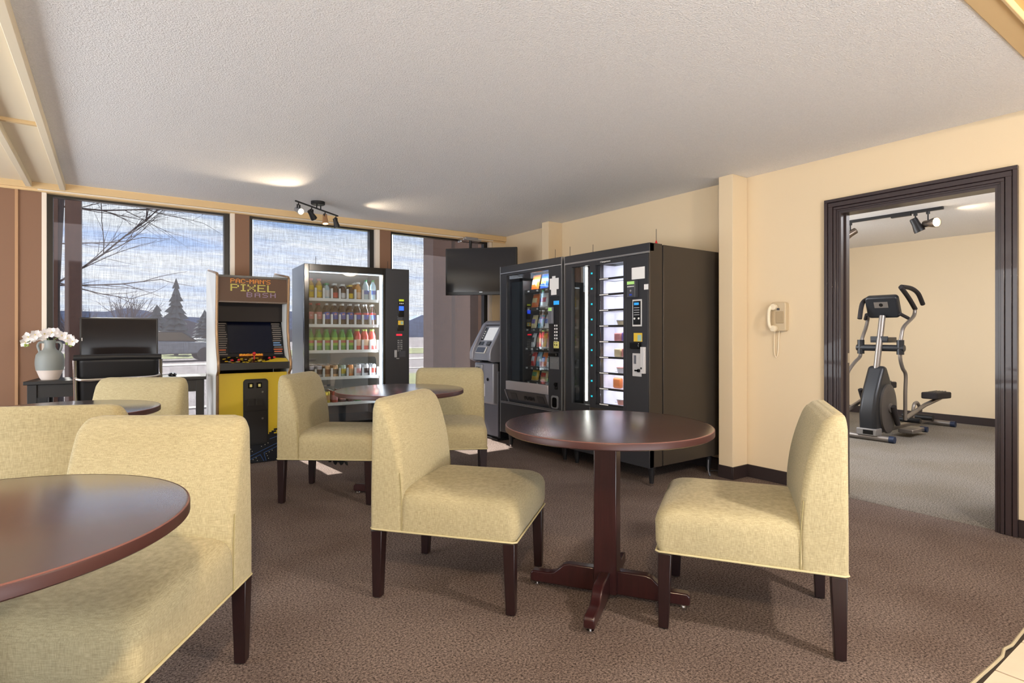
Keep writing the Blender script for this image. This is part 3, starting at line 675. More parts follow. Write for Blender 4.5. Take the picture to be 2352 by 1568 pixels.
for s in (-1, 1):
    b = MB(); b.tube([(s * 0.245, -0.312, 0.98), (s * 0.245, -0.27, 0.78), (s * 0.245, -0.215, 0.52), (s * 0.245, -0.17, 0.455), (s * 0.245, 0.0, 0.44), (s * 0.245, 0.22, 0.45)], 0.014, 10, smooth_n=6); b.obj('side_frame', CHROME, oc)
    MB().tube([(s * 0.25, -0.24, 0.66), (s * 0.28, -0.1, 0.665), (s * 0.28, 0.1, 0.65), (s * 0.25, 0.16, 0.46)], 0.011, 10, smooth_n=6).obj('armrest', CHROME, oc)
MB().tube([(-0.245, -0.285, 0.86), (-0.20, -0.325, 0.845), (0, -0.335, 0.85), (0.20, -0.325, 0.855), (0.245, -0.285, 0.87)], 0.011, 10, smooth_n=6).obj('cross_bar', CHROME, oc)
MB().box(-0.235, 0.235, -0.2, 0.24, 0.435, 0.47).obj('seat', MATS['black_leather'], oc, bevel=0.015, seg=3)
MB().cyl((0, 0.02, 0), 0.025, 0.08, 0.43, 16).obj('gas_column', BLACK, oc)
for k in range(5):
    a = 2 * PI * k / 5 + 0.3; b = MB(); b.tube([(0, 0.02, 0.10), (0.29 * math.cos(a), 0.02 + 0.29 * math.sin(a), 0.07)], [0.022, 0.014], 8); bb = b.obj('base_arm', CHROME, oc)
    MB().cyl((0.29 * math.cos(a), 0.02 + 0.29 * math.sin(a), 0.03), 0.03, -0.012, 0.012, 14, axis='y').obj('castor', BLACK, bb)

# ------------------------------------------------------------------ arcade cabinet
arc = thing('arcade_cabinet', 'yellow and black upright arcade cabinet between the desk and drinks machine', 'arcade machine', (0.735, 5.45, 0))
side = [(0.0, 0.0), (0.55, 0.0), (0.60, 0.25), (0.60, 1.72), (0.52, 1.75), (0.02, 1.68), (0.0, 1.66), (0.015, 1.45), (0.03, 1.30), (0.03, 1.18), (0.0, 1.05), (-0.06, 0.93), (-0.075, 0.90), (-0.07, 0.84), (-0.01, 0.80)]
for i, x in enumerate((0.0, 0.59)):
    b = MB(); b.prism(side, 'x', x, x + 0.022); s_ = b.obj('side_panel', mat('arcade_side', (228, 230, 230), 0.25), arc)
    pl_ = [side[k] for k in (1, 0, 14, 13, 12, 11, 10, 9, 8, 7, 6, 5, 4)]
    b = MB(); b.tube([(x + 0.011, p[0], p[1]) for p in pl_], 0.0125, 8); b.obj('edge_moulding', mat('chrome_moulding', (190, 160, 130), 0.25, metal=0.8), s_)
AX0, AX1 = 0.024, 0.588
YEL = mat('arcade_yellow', (206, 180, 40), 0.45)
MB().box(AX0, AX1, 0.02, 0.05, 0.25, 0.81).obj('front_panel', YEL, arc)
lp = MB().box(AX0, AX1, 0.018, 0.05, 0.005, 0.25).obj('lower_panel', mat('maze_black', (12, 14, 22), 0.35), arc)
BLU = mat('maze_blue', (52, 84, 140), 0.5); DOT = mat('dot_cream', (226, 214, 190), 0.6)
b = MB()
for p0, p1 in (((0.26, 0.06), (0.50, 0.16)), ((0.27, 0.035), (0.36, 0.072)), ((0.36, 0.072), (0.39, 0.012)), ((0.39, 0.085), (0.41, 0.012)), ((0.39, 0.085), (0.50, 0.13)), ((0.44, 0.205), (0.58, 0.245)), ((0.06, 0.05), (0.20, 0.11)), ((0.08, 0.02), (0.22, 0.08)), ((0.50, 0.16), (0.51, 0.147)), ((0.51, 0.147), (0.50, 0.13))):
    b.tube([(p0[0], 0.0172, p0[1]), (p1[0], 0.0172, p1[1])], 0.0022, 4)
b.obj('line_pattern', BLU, lp)
b = MB()
for x, z in ((0.27, 0.15), (0.28, 0.13), (0.292, 0.108), (0.27, 0.10), (0.37, 0.145), (0.40, 0.158), (0.425, 0.17), (0.27, 0.02), (0.30, 0.034), (0.325, 0.046), (0.335, 0.022), (0.41, 0.075), (0.435, 0.088), (0.42, 0.055), (0.43, 0.03), (0.10, 0.14), (0.13, 0.155), (0.16, 0.17), (0.46, 0.10), (0.53, 0.2)):
    b.cyl((x, 0.0175, z), 0.0032, -0.001, 0.001, 8, axis='y')
b.obj('dot_pattern', DOT, lp)
b = MB()
for x, z in ((AX0, 0.285), (0.455, 0.262), (0.475, 0.262), (0.475, 0.280), (0.495, 0.280), (0.515, 0.262), (0.435, 0.25), (0.455, 0.25), (0.535, 0.28), (0.56, 0.262), (0.52, 0.25), (0.08, 0.262), (0.1, 0.262), (0.12, 0.25), (0.06, 0.25)): b.box(x, x + 0.021, 0.0185, 0.0205, z, z + 0.016)
b.obj('pixel_pattern', mat('pixel_black', (14, 14, 16), 0.5), lp)
cd = MB(); cd.X = Matrix.Identity(4)
def rrect(x0, x1, z0, z1, r, n=6):
    p = []
    for cx, cz, a0 in ((x1 - r, z1 - r, 0), (x0 + r, z1 - r, PI / 2), (x0 + r, z0 + r, PI), (x1 - r, z0 + r, 1.5 * PI)):
        for k in range(n + 1): a = a0 + PI / 2 * k / n; p.append((cx + r * math.cos(a), cz + r * math.sin(a)))
    return p
cdo = MB().prism(rrect(0.218, 0.425, 0.165, 0.755, 0.03), 'y', 0.006, 0.02).obj('coin_door_frame', mat('coin_black', (20, 19, 19), 0.4), arc, bevel=0.003)
MB().prism(rrect(0.23, 0.413, 0.475, 0.74, 0.015), 'y', 0.002, 0.006).obj('upper_door', mat('coin_black2', (30, 28, 28), 0.4), cdo, bevel=0.0015)
MB().prism(rrect(0.23, 0.413, 0.18, 0.462, 0.015), 'y', 0.002, 0.006).obj('lower_door', mat('coin_black2', (30, 28, 28), 0.4), cdo, bevel=0.0015)
for x in (0.255, 0.325):
    MB().box(x, x + 0.045, -0.001, 0.003, 0.675, 0.722).obj('coin_slot', BLACKG, cdo); MB().box(x + 0.014, x + 0.034, -0.003, -0.001, 0.685, 0.71).obj('coin_button', mat('coin_light', (214, 206, 130), 0.4), cdo)
    MB().box(x - 0.004, x + 0.05, -0.001, 0.003, 0.52, 0.574).box(x + 0.003, x + 0.043, -0.003, 0.0, 0.527, 0.567).obj('coin_return', mat('coin_black3', (44, 42, 42), 0.3), cdo)
for z in (0.637, 0.40): MB().cyl((0.375, -0.002, z), 0.010, -0.006, 0.004, 14, axis='y').cyl((0.375, -0.009, z), 0.004, -0.004, 0.0, 10, axis='y').obj('lock', CHROME, cdo)
MB().box(AX0, AX1, -0.065, 0.02, 0.845, 0.905).obj('control_panel_front', mat('coin_black4', (16, 15, 15), 0.4), arc)
cpn = MB(); cpn.prism([(-0.068, 0.905), (0.10, 0.955), (0.10, 0.90), (-0.068, 0.895)], 'x', AX0, AX1); cpo = cpn.obj('control_panel', mat('deck_black', (18, 16, 16), 0.35), arc)
def deck(x, y, dz=0.0): return (x, y, 0.905 + (y + 0.068) * 0.05 / 0.168 + dz)
b = MB(); rnd = random.Random(8)
for i in range(46):
    x = rnd.uniform(0.04, 0.38) if i < 26 else rnd.uniform(0.10, 0.57); y = rnd.uniform(-0.06, 0.09 if x < 0.35 else 0.03); s = rnd.uniform(0.004, 0.013)
    p = deck(x, y, 0.0006); b.add([(p[0] - s, p[1] - s * .8, p[2] - s * .24), (p[0] + s, p[1] - s * .8, p[2] - s * .24), (p[0] + s, p[1] + s * .8, p[2] + s * .24), (p[0] - s, p[1] + s * .8, p[2] + s * .24)], [(0, 1, 2, 3)])
p = [deck(0.36, -0.06, 0.0004), deck(0.585, -0.064, 0.0004), deck(0.585, 0.03, 0.0004), deck(0.50, 0.045, 0.0004), deck(0.45, 0.0, 0.0004)]
b.add(p, [(0, 1, 2, 3, 4)])
b.obj('deck_print', YEL, cpo, kind='stuff')
b = MB()
for x, y in ((0.10, -0.035), (0.12, 0.01), (0.16, -0.04), (0.24, 0.02), (0.30, 0.05), (0.35, -0.02)):
    p = deck(x, y, 0.0009); s = 0.009; b.add([(p[0] - s, p[1] - s * .8, p[2] - .002), (p[0] + s, p[1] - s * .8, p[2] - .002), (p[0] + s, p[1] + s * .8, p[2] + .002), (p[0] - s, p[1] + s * .8, p[2] + .002)], [(0, 1, 2, 3)])
b.obj('deck_print', mat('deck_white', (226, 222, 214), 0.5), cpo, kind='stuff')
REDP = mat('red_plastic', (190, 36, 40), 0.3)
for x, y in ((0.125, -0.01), (0.18, -0.005), (0.44, 0.03), (0.485, 0.045)):
    p = deck(x, y); MB().lathe([(0.014, 0), (0.014, 0.006), (0.009, 0.010), (0.009, 0.014)], p, 14).obj('button', REDP, cpo)
p = deck(0.31, 0.02); MB().cyl(p, 0.005, 0, 0.04, 10).ball((p[0], p[1], p[2] + 0.05), 0.016, n=14).obj('joystick', REDP, cpo)
# screen well
b = MB(); b.prism([(0.10, 0.95), (0.24, 1.29), (0.26, 1.29), (0.12, 0.95)], 'x', AX0, AX1); bz = b.obj('bezel', mat('bezel_black', (14, 13, 16), 0.3), arc)
b = MB(); b.prism([(0.110, 0.985), (0.228, 1.27), (0.2275, 1.2705), (0.1095, 0.9855)], 'x', 0.12, 0.49); b.obj('screen', mat('arcade_screen', (8, 12, 30), 0.1), bz)
def bez(x, t, dz=0.002): return (x, 0.10 + 0.14 * t - dz, 0.95 + 0.34 * t + dz * .4)
b = MB(); b2 = MB(); b3 = MB()
for k in range(15):
    t = 0.06 + 0.058 * k
    for sd in (0, 1):
        wd = 0.06 + 0.02 * rnd.random(); x0 = 0.035 if sd == 0 else 0.505 - 0.01 * rnd.random()
        a_, c_ = bez(x0, t), bez(x0 + wd, t + 0.025)
        tgt = b2 if (sd == 0 and k == 2) or (sd == 1 and k in (1, 2)) else (b3 if sd == 1 and k in (4, 5) else b)
        tgt.add([a_, (c_[0], a_[1], a_[2]), c_, (a_[0], c_[1], c_[2])], [(0, 1, 2, 3)])
for q_, m_ in ((b, mat('print_grey', (120, 112, 106), 0.6)), (b2, mat('print_orange', (206, 110, 70), 0.6)), (b3, mat('print_blue', (120, 160, 210), 0.6))): q_.obj('instruction_print', m_, bz, kind='stuff')
b = MB(); a_, c_ = bez(0.20, 0.02, 0.004), bez(0.40, 0.075, 0.004); b.add([a_, (c_[0], a_[1], a_[2]), c_, (a_[0], c_[1], c_[2])], [(0, 1, 2, 3)]); b.obj('title_strip', mat('title_orange', (214, 120, 44), 0.5), bz)
X_ = Matrix.Translation(bez(0.30, 0.048, 0.0065)) @ Matrix.Rotation(math.atan2(0.34, 0.14), 4, 'X')
text_mesh('lettering', 'PAC-MAN', 0.028, mat('title_yellow', (236, 196, 40), 0.5), X_, bz, font_sx=1.5)
MB().box(AX0, AX1, 0.20, 0.22, 1.27, 1.46).obj('speaker_panel', mat('brown_panel', (38, 32, 30), 0.5, spec=0.2), arc)
MB().box(AX0, AX1, 0.02, 0.22, 1.435, 1.447).obj('marquee_sill', mat('brown_panel2', (90, 70, 56), 0.3), arc)
mq = MB().box(AX0, AX1, 0.012, 0.03, 1.447, 1.66).obj('marquee', mat('marquee_brown', (86, 64, 50), 0.5, spec=0.3), arc)
MB().box(AX0, AX1, 0.03, 0.58, 1.66, 1.675).box(AX0, AX1, 0.56, 0.58, 0.02, 1.66).box(AX0, AX1, 0.008, 0.03, 1.655, 1.672).obj('cabinet_shell', MATS['bezel_black'], arc)
pixel_text("PAC-MAN'S", 0.115, 1.605, 0.33, 0.038, 0.0115).obj('lettering', mat('letters_orange', (226, 140, 44), 0.5), mq)
pixel_text('PIXEL', 0.115, 1.535, 0.37, 0.062, 0.0115, gap=1).obj('lettering', mat('letters_green', (186, 176, 84), 0.5), mq)
pixel_text('BASH', 0.245, 1.485, 0.245, 0.042, 0.0115, gap=2).obj('lettering', mat('letters_lilac', (138, 118, 146), 0.5), mq)

# ------------------------------------------------------------------ vending machines
class Fr:
    def __init__(s, o, a): s.o = o; s.a = a
    def w(s, x, y, z=0): return (s.o[0] + x * math.cos(s.a) - y * math.sin(s.a), s.o[1] + x * math.sin(s.a) + y * math.cos(s.a), z)
def vlegs(r, W, D, zt=0.155):
    for x in (0.06, W - 0.06):
        for y in (0.06, D - 0.06):
            l = MB().lathe([(0.016, 0.02), (0.030, zt)], (x, y, 0), 14).obj('leg', BLACK, r); MB().cyl((x, y, 0), 0.014, 0, 0.02, 12).obj('leveller', CHROME, l)
# --- drinks machine
FD = Fr((1.50, 5.567), math.atan2(-0.061, 1.055)); WD, DD = 1.056, 0.545
vm = thing('drinks_machine', 'lit glass-front drinks vending machine between arcade cabinet and hanging television', 'vending machine', FD.w(0, 0), FD.a)
VWH = mat('machine_white_inside', (214, 216, 220), 0.5)
MB().box(0, 0.02, 0.02, DD, 0.10, 1.83).box(WD - 0.02, WD, 0.02, DD, 0.10, 1.83).box(0.02, WD - 0.02, 0.02, DD, 1.81, 1.83).box(0.02, WD - 0.02, DD - 0.02, DD, 0.10, 1.81).box(0.02, WD - 0.02, 0.02, DD - 0.02, 0.10, 0.14).obj('cabinet', mat('grey_cabinet', (126, 132, 142), 0.3, metal=0.6), vm, bevel=0.003)
MB().box(0.022, 0.03, 0.03, DD - 0.022, 0.30, 1.80).box(0.79, 0.80, 0.03, DD - 0.022, 0.30, 1.80).box(0.03, 0.79, DD - 0.035, DD - 0.022, 0.30, 1.80).box(0.03, 0.79, 0.03, DD - 0.035, 1.79, 1.80).obj('liner', mat('liner_grey', (150, 146, 144), 0.6), vm)
MB().box(0.0, 0.045, -0.03, 0.02, 0.29, 1.83).box(0.045, 0.775, -0.03, 0.02, 1.765, 1.83).box(0.775, 0.80, -0.03, 0.02, 0.29, 1.83).box(0.0, WD, -0.03, 0.02, 0.13, 0.29).obj('door_frame', BLACKG, vm, bevel=0.003)
MB().box(0.045, 0.775, -0.012, -0.008, 0.29, 1.765).obj('glass_door', VGLASS, vm)
cpv = MB().box(0.80, WD, -0.035, 0.02, 0.29, 1.83).obj('control_column', CHAR, vm, bevel=0.004)
MB().box(0.04, 0.30, -0.034, -0.03, 0.16, 0.26).box(0.36, 0.74, -0.034, -0.03, 0.15, 0.27).obj('delivery_flap', BLACK, vm, bevel=0.003)
LED = mat('led_strip', (255, 255, 255), emit=(236, 244, 255), es=5.0)
MB().box(0.750, 0.772, 0.0, 0.012, 0.30, 1.76).obj('light_strip', LED, vm)
MB().box(0.05, 0.745, 0.0, 0.010, 1.752, 1.762).obj('light_strip', mat('led_strip_top', (255, 255, 255), emit=(236, 244, 255), es=2.5), vm)
lamp('drinks_machine_light', 'AREA', FD.w(0.72, 0.03, 1.05), 5, (0.93, 0.97, 1.0), target=FD.w(0.3, 0.3, 1.0), shape='RECTANGLE', size=0.03, size_y=1.3)
vlegs(vm, WD, DD, 0.10)
SH = [1.507, 1.252, 0.997, 0.735, 0.478]; SHD = 0.40
for i, z in enumerate(SH):
    s_ = MB().box(0.04, 0.745, 0.035, 0.035 + SHD, z - 0.012, z - 0.004).box(0.04, 0.745, 0.028, 0.035, z - 0.028, z + 0.002).obj('shelf', WHITE, vm)
    for k in range(10):
        x = 0.043 + 0.0775 * k; hgt = 0.10 if i < 3 else 0.085
        if i < 4: MB().box(x - 0.0015, x + 0.0015, 0.034, 0.40, z - 0.004, z + (hgt if i < 3 else 0.05)).box(x - 0.010, x + 0.010, 0.030, 0.036, z - 0.004, z + hgt).obj('divider', mat('divider_clear', (226, 228, 232), 0.3), s_)
# panel details
LIME = mat('lime_label', (196, 214, 40), 0.4, emit=(196, 214, 40), es=0.25); BLUEL = mat('blue_display', (30, 50, 200), 0.3, emit=(40, 90, 255), es=2.0)
MB().box(0.935, 0.995, -0.047, -0.035, 1.335, 1.52).obj('card_reader', BLACKG, cpv, bevel=0.003)
MB().box(0.938, 0.992, -0.0485, -0.047, 1.495, 1.517).obj('reader_sign', LIME, cpv); MB().box(0.940, 0.990, -0.0485, -0.047, 1.40, 1.445).obj('reader_display', BLUEL, cpv)
b = MB()
for k in range(3): b.box(0.945 + 0.017 * k, 0.953 + 0.017 * k, -0.0485, -0.047, 1.467, 1.48)
b.obj('reader_icons', WHITE, cpv)
b = MB()
for k in range(4): b.box(0.925 + 0.004 * (k % 2), 0.99 - 0.005 * (k % 3), -0.0365, -0.035, 1.365 - 0.012 * k - 0.03, 1.370 - 0.012 * k - 0.03)
b.obj('fine_print', mat('print_grey2', (110, 112, 118), 0.6), cpv)
bn = MB().box(0.925, 0.995, -0.044, -0.035, 1.19, 1.30).obj('bill_slot', BLACKG, cpv, bevel=0.003)
MB().box(0.930, 0.990, -0.0455, -0.044, 1.25, 1.295).obj('bill_sticker', mat('yellow_sticker', (220, 186, 60), 0.5), bn); MB().box(0.958, 0.984, -0.0465, -0.0455, 1.256, 1.287).obj('bill_sticker_print', mat('bill_green', (150, 186, 176), 0.5), bn)
REDL = mat('red_led', (255, 40, 60), emit=(255, 30, 50), es=2.5)
front_text('red_readout', '8888888', 0.024, REDL, 0.945, -0.0362, 1.147, cpv, font_sx=0.75)
for r_, row in enumerate(('A12', 'B34', 'C56', 'D78', 'E90', 'F*.')):
    for c_, ch_ in enumerate(row): front_text('key_print', ch_, 0.018, WHITE, 0.935 + 0.019 * c_, -0.0362, 1.088 - 0.0215 * r_, cpv)
MB().box(0.893, 0.92, -0.042, -0.035, 0.915, 0.99).box(0.902, 0.911, -0.048, -0.042, 0.935, 0.965).obj('lock_plate', SILVER, cpv, bevel=0.002)
MB().box(0.945, 1.015, -0.038, -0.035, 0.915, 0.98).box(0.955, 1.003, -0.042, -0.038, 0.945, 0.965).obj('coin_return', GREYD, cpv, bevel=0.002)
front_text('lettering', 'PRESS', 0.012, WHITE, 0.93, -0.0362, 0.902, cpv)
for x in (0.137, 0.87): MB().cyl((x, 0.1, 0), 0.002, 1.83, 1.92, 8).obj('antenna', BLACK, vm)

# --- bottles and cans
def clear(name, rgb, a=0.12, rough=0.15): return mat(name, rgb, rough, coat=0.3, spec=0.6)
BPROF = [(0.028, 0), (0.031, 0.006), (0.031, 0.03), (0.0295, 0.045), (0.031, 0.06), (0.031, 0.13), (0.029, 0.147), (0.023, 0.165), (0.0155, 0.18), (0.0125, 0.19), (0.0125, 0.197)]
def bottle(liq, lab, cap, sc=(1, 1), lz=(0.055, 0.125), emblem=None, full=False, letters=None):
    r = thing('bottle', '', 'bottle')
    pr = [(a * sc[0], z * sc[1]) for a, z in BPROF]
    MB().lathe(pr, n=18).obj('body', liq, r)
    def rad(z):
        for (r0, z0), (r1, z1) in zip(pr, pr[1:]):
            if z0 <= z <= z1: return r0 + (r1 - r0) * (z - z0) / max(1e-6, z1 - z0)
        return pr[-1][0]
    z0, z1 = lz[0] * sc[1], lz[1] * sc[1]
    lb_ = MB().lathe([(rad(z0 + (z1 - z0) * k / 5) + 0.0008, z0 + (z1 - z0) * k / 5) for k in range(6)], n=18, cap=False).obj('label', lab, r)
    z = pr[-1][1]; cr = 0.0145 * (sc[0] if sc[0] > 1 else 1)
    MB().cyl((0, 0, 0), cr * (1.5 if full else 1), z - 0.004, z + 0.014, 16).obj('cap', cap, r)
    if emblem == 'round':
        b = MB(); zc = (z0 + z1) / 2 + 0.012; y = -(0.0315 * sc[0]) - 0.0018; n = 20; R_ = 0.014
        b.cyl((0, y, zc), R_, -0.0008, 0.0008, 20, 0, 'y')
        def seg(lo, hi, mi):
            pts = [(R_ * 0.92 * math.cos(a), zc + R_ * 0.92 * math.sin(a)) for a in [lo + (hi - lo) * k / 10 for k in range(11)]]
            b.prism(pts, 'y', y - 0.0014, y - 0.0006, mi)
        seg(0.25, PI - 0.05, 1); seg(PI + 0.3, 2 * PI - 0.05, 2)
        b.obj('emblem', [WHITE, REDP, mat('emblem_blue', (20, 50, 150), 0.4)], lb_)
    if emblem == 'band': MB().lathe([(rad(z1 - 0.008) + 0.0018, z1 - 0.022), (rad(z1 - 0.008) + 0.0018, z1 - 0.002)], n=18, cap=False).obj('band', REDP, lb_)
    if emblem == 'patch':
        MB().lathe([(rad((z0 + z1) / 2) + 0.0018, (z0 + z1) / 2 - 0.014), (rad((z0 + z1) / 2) + 0.0018, (z0 + z1) / 2 + 0.012)], n=18, cap=False).obj('band', mat('patch_red', (186, 84, 80), 0.5), lb_)
    if letters:
        front_text('lettering', letters[0], letters[1], letters[2], 0, -(0.0315 * sc[0]) - 0.0025, (z0 + z1) / 2 + letters[3], lb_)
    index_kids(r); return r
COLA = clear('cola', (44, 22, 20)); GRN = clear('green_bottle', (58, 150, 52)); REDB = clear('red_bottle', (206, 52, 56)); TEA = clear('tea', (206, 160, 62)); WAT = clear('water_bottle', (176, 204, 218)); BRN = clear('brown_drink', (74, 40, 32)); ORG = clear('orange_drink', (212, 146, 66))
CW = mat('cap_white', (226, 226, 226), 0.4); CR = mat('cap_red', (186, 46, 56), 0.4); CG = mat('cap_green', (44, 140, 84), 0.4); CLG = mat('cap_light_green', (160, 196, 84), 0.4); CP = mat('cap_pink', (226, 140, 130), 0.4); CY = mat('cap_yellow', (214, 182, 60), 0.4)
L_BLUE = mat('label_blue', (44, 78, 176), 0.45); L_PINK = mat('label_pink', (196, 116, 120), 0.45); L_GRN = mat('label_green', (150, 196, 60), 0.45); L_CREAM = mat('label_cream', (226, 190, 160), 0.45); L_WHT = mat('label_white', (214, 214, 218), 0.5); L_YEL = mat('label_yellow', (232, 200, 40), 0.45); L_RED = mat('label_red', (206, 70, 60), 0.5); L_LBL = mat('label_light_blue', (60, 96, 178), 0.5)
def shelf_x(k): return 0.043 + 0.0775 * (k + 0.5)
ORD = ['first', 'second', 'third', 'fourth', 'fifth', 'sixth', 'seventh', 'eighth', 'ninth']
def put_row(proto, ks, si, rows, label, group, used):
    for k in ks:
        for q in range(rows):
            p = FD.w(shelf_x(k), 0.075 + 0.068 * q, SH[si] - 0.004)
            dep = '' if rows == 1 else ', ' + ('front' if q == 0 else ('second' if q == 1 else ORD[q]) + ' from the glass')
            lb = label.replace('@', ORD[k] + ' lane' + dep)
            if not used[0]: proto.location = p; proto.rotation_euler.z = FD.a; proto['label'] = lb; proto['group'] = group; used[0] = True
            else: dup(proto, p, FD.a, lb, group)
put_row(bottle(TEA, L_YEL, CP, (1.0, 0.92), (0.02, 0.14), letters=('TEA', 0.024, L_BLUE, 0.0), full=True), (0, 1), 0, 1, 'yellow bottle with pink cap, top drinks shelf, @', 'yellow tea bottles', [0])
put_row(bottle(WAT, L_WHT, CG, (0.9, 0.72), (0.03, 0.12), full=True), (2,), 0, 2, 'small pale bottle with green cap, top drinks shelf, @', 'pale bottles with green caps', [0])
put_row(bottle(BRN, L_RED, CW, (0.95, 0.72), (0.02, 0.09), full=True), (3,), 0, 2, 'brown bottle with red label, top drinks shelf, @', 'brown bottles with red labels', [0])
put_row(bottle(BRN, L_WHT, CW, (0.93, 0.70), (0.02, 0.09), full=True), (4,), 0, 2, 'brown bottle with white label, top drinks shelf, @', 'brown bottles with white labels', [0])
put_row(bottle(BRN, L_YEL, CY, (0.9, 0.68), (0.02, 0.09), full=True), (5,), 0, 2, 'dark bottle with yellow cap, top drinks shelf, @', 'dark bottles with yellow caps', [0])
put_row(bottle(ORG, L_CREAM, CW, (1.0, 0.84), (0.02, 0.09), full=True), (6,), 0, 3, 'orange juice bottle, top drinks shelf, @', 'orange juice bottles', [0])
put_row(bottle(WAT, L_LBL, CG, (1.05, 0.98), (0.06, 0.10)), (7, 8), 0, 1, 'clear water bottle, green cap, top drinks shelf, @', 'water bottles', [0])
put_row(bottle(COLA, L_PINK, CR, letters=('Dr', 0.02, WHITE, 0.0)), (0, 1), 1, 2, 'cola bottle with red cap, second drinks shelf, @', 'cola bottles with red caps', [0])
put_row(bottle(COLA, L_BLUE, CW, emblem='round'), (2, 3, 4, 5), 1, 2, 'cola bottle with round emblem, second drinks shelf, @', 'cola bottles with round emblems', [0])
put_row(bottle(COLA, L_BLUE, CW, emblem='band'), (6, 7, 8), 1, 2, 'cola bottle with red band, second drinks shelf, @', 'cola bottles with red bands', [0])
put_row(bottle(GRN, L_GRN, CG, lz=(0.05, 0.13), emblem='patch'), (0, 1, 2, 3, 4, 5), 2, 2, 'green soda bottle, third drinks shelf, @', 'green soda bottles', [0])
put_row(bottle(REDB, L_CREAM, CLG, lz=(0.045, 0.11)), (6, 7, 8), 2, 2, 'red soda bottle, third drinks shelf, @', 'red soda bottles', [0])
def can(col, print_col):
    r = thing('can', '', 'can')
    MB().lathe([(0.026, 0), (0.0325, 0.008), (0.0325, 0.104), (0.027, 0.116)], n=18).obj('body', col, r)
    MB().lathe([(0.027, 0.116), (0.0275, 0.119), (0.025, 0.119), (0.025, 0.117)], n=18).box(-0.006, 0.006, -0.014, 0.004, 0.117, 0.1185).obj('lid', CHROME, r)
    MB().lathe([(0.0328, 0.03), (0.0328, 0.078)], n=18, cap=False).obj('print_band', print_col, r)
    index_kids(r); return r
def canm(n, c): return mat('can_' + n, c, 0.3, metal=0.45)
CS = canm('silver', (186, 180, 184)); CGd = canm('gold', (206, 164, 120)); CGn = canm('green_silver', (176, 192, 178)); COr = canm('orange', (222, 150, 96)); CWt = canm('white', (214, 212, 216)); CPk = canm('pink', (222, 160, 160)); CRd = canm('red', (190, 84, 76)); CDk = canm('maroon', (92, 58, 64)); CGr = canm('green', (96, 160, 110)); CYl = canm('yellow', (206, 184, 70)); CBk = canm('black', (66, 52, 54)); CBr = canm('bronze', (150, 96, 70)); CBl = canm('blue', (90, 130, 160))
rowA = [(CS, CBk, 4, 'silver and black'), (CS, CDk, 5, 'silver and maroon'), (CGd, CBr, 5, 'gold and brown'), (CGd, CBk, 4, 'gold and black'), (CGn, CYl, 5, 'silver green'), (COr, CGd, 1, 'orange'), (CWt, CPk, 2, 'white'), (CWt, CBk, 4, 'white and black'), (CWt, CRd, 3, 'white and red')]
ORD = ['first', 'second', 'third', 'fourth', 'fifth', 'sixth', 'seventh', 'eighth', 'ninth']
for k, (c1, c2, n, nm) in enumerate(rowA):
    put_row(can(c1, c2), (k,), 3, n, nm + ' can, fourth drinks shelf, @', nm + ' cans on the fourth shelf', [0])
rowB = [(CGr, CS, 4, 'green'), (CGr, CWt, 4, 'green and white'), (CYl, CGd, 4, 'yellow'), (CRd, CPk, 4, 'red'), (CDk, CPk, 4, 'maroon'), (CDk, CBk, 5, 'maroon and black'), (CGr, CWt, 2, 'bright green'), (CPk, CRd, 1, 'pink and red')]
for k, (c1, c2, n, nm) in enumerate(rowB):
    put_row(can(c1, c2), (k if k < 6 else k,), 4, n, nm + ' can, bottom drinks shelf, @', nm + ' cans on the bottom shelf', [0])

# --- snack machine
FS = Fr((3.30, 4.82), -PI / 2); WS, DS = 0.965, 0.86
sm_ = thing('snack_machine', 'black snack vending machine with glass front beside the cash machine', 'vending machine', FS.w(0, 0), FS.a)
MB().box(0, 0.02, 0.02, DS, 0.155, 1.845).box(WS - 0.02, WS, 0.02, DS, 0.155, 1.845).box(0.02, WS - 0.02, 0.02, DS, 1.825, 1.845).box(0.02, WS - 0.02, DS - 0.02, DS, 0.155, 1.825).box(0.02, WS - 0.02, 0.02, DS - 0.02, 0.155, 0.20).obj('cabinet', BLACK, sm_, bevel=0.003)
MB().box(0.0, 0.105, -0.03, 0.02, 0.465, 1.77).box(0.105, 0.78, -0.03, 0.02, 1.745, 1.77).box(0.0, WS, -0.03, 0.02, 1.775, 1.845).box(0.0, WS, -0.03, 0.02, 0.155, 0.455).obj('door_frame', CHAR, sm_, bevel=0.004)
MB().box(0.0, WS, -0.036, 0.02, 1.770, 1.778).box(0.0, WS, -0.036, 0.02, 0.455, 0.463).box(0.0, WS, -0.036, 0.02, 0.468, 0.474).box(-0.006, 0.0, -0.034, 0.02, 0.155, 1.845).box(WS, WS + 0.004, -0.034, 0.02, 0.155, 1.845).obj('chrome_trim', SILVER, sm_)
MB().box(0.105, 0.78, -0.012, -0.008, 0.685, 1.745).obj('glass_door', VGLASS, sm_)
MB().box(0.105, 0.335, 0.035, 0.06, 0.69, 1.68).obj('inner_panel', mat('inner_dark', (60, 66, 70), 0.25, metal=0.5), sm_)
MB().box(0.335, 0.345, 0.0, 0.5, 0.69, 1.68).box(0.105, 0.78, 0.55, 0.56, 0.60, 1.745).box(0.78, 0.79, 0.0, 0.55, 0.60, 1.745).obj('inner_wall', mat('inner_black', (30, 32, 36), 0.5), sm_)
MB().box(0.105, 0.78, -0.04, -0.005, 0.60, 0.685).obj('silver_rail', mat('pale_rail', (172, 168, 174), 0.4, metal=0.3), sm_, bevel=0.003)
pd = MB(); pd.prism([(-0.005, 0.475), (-0.055, 0.60), (-0.02, 0.60), (0.02, 0.475)], 'x', 0.12, 0.77); pdo = pd.obj('push_door', mat('push_black', (44, 46, 52), 0.4), sm_, bevel=0.003)
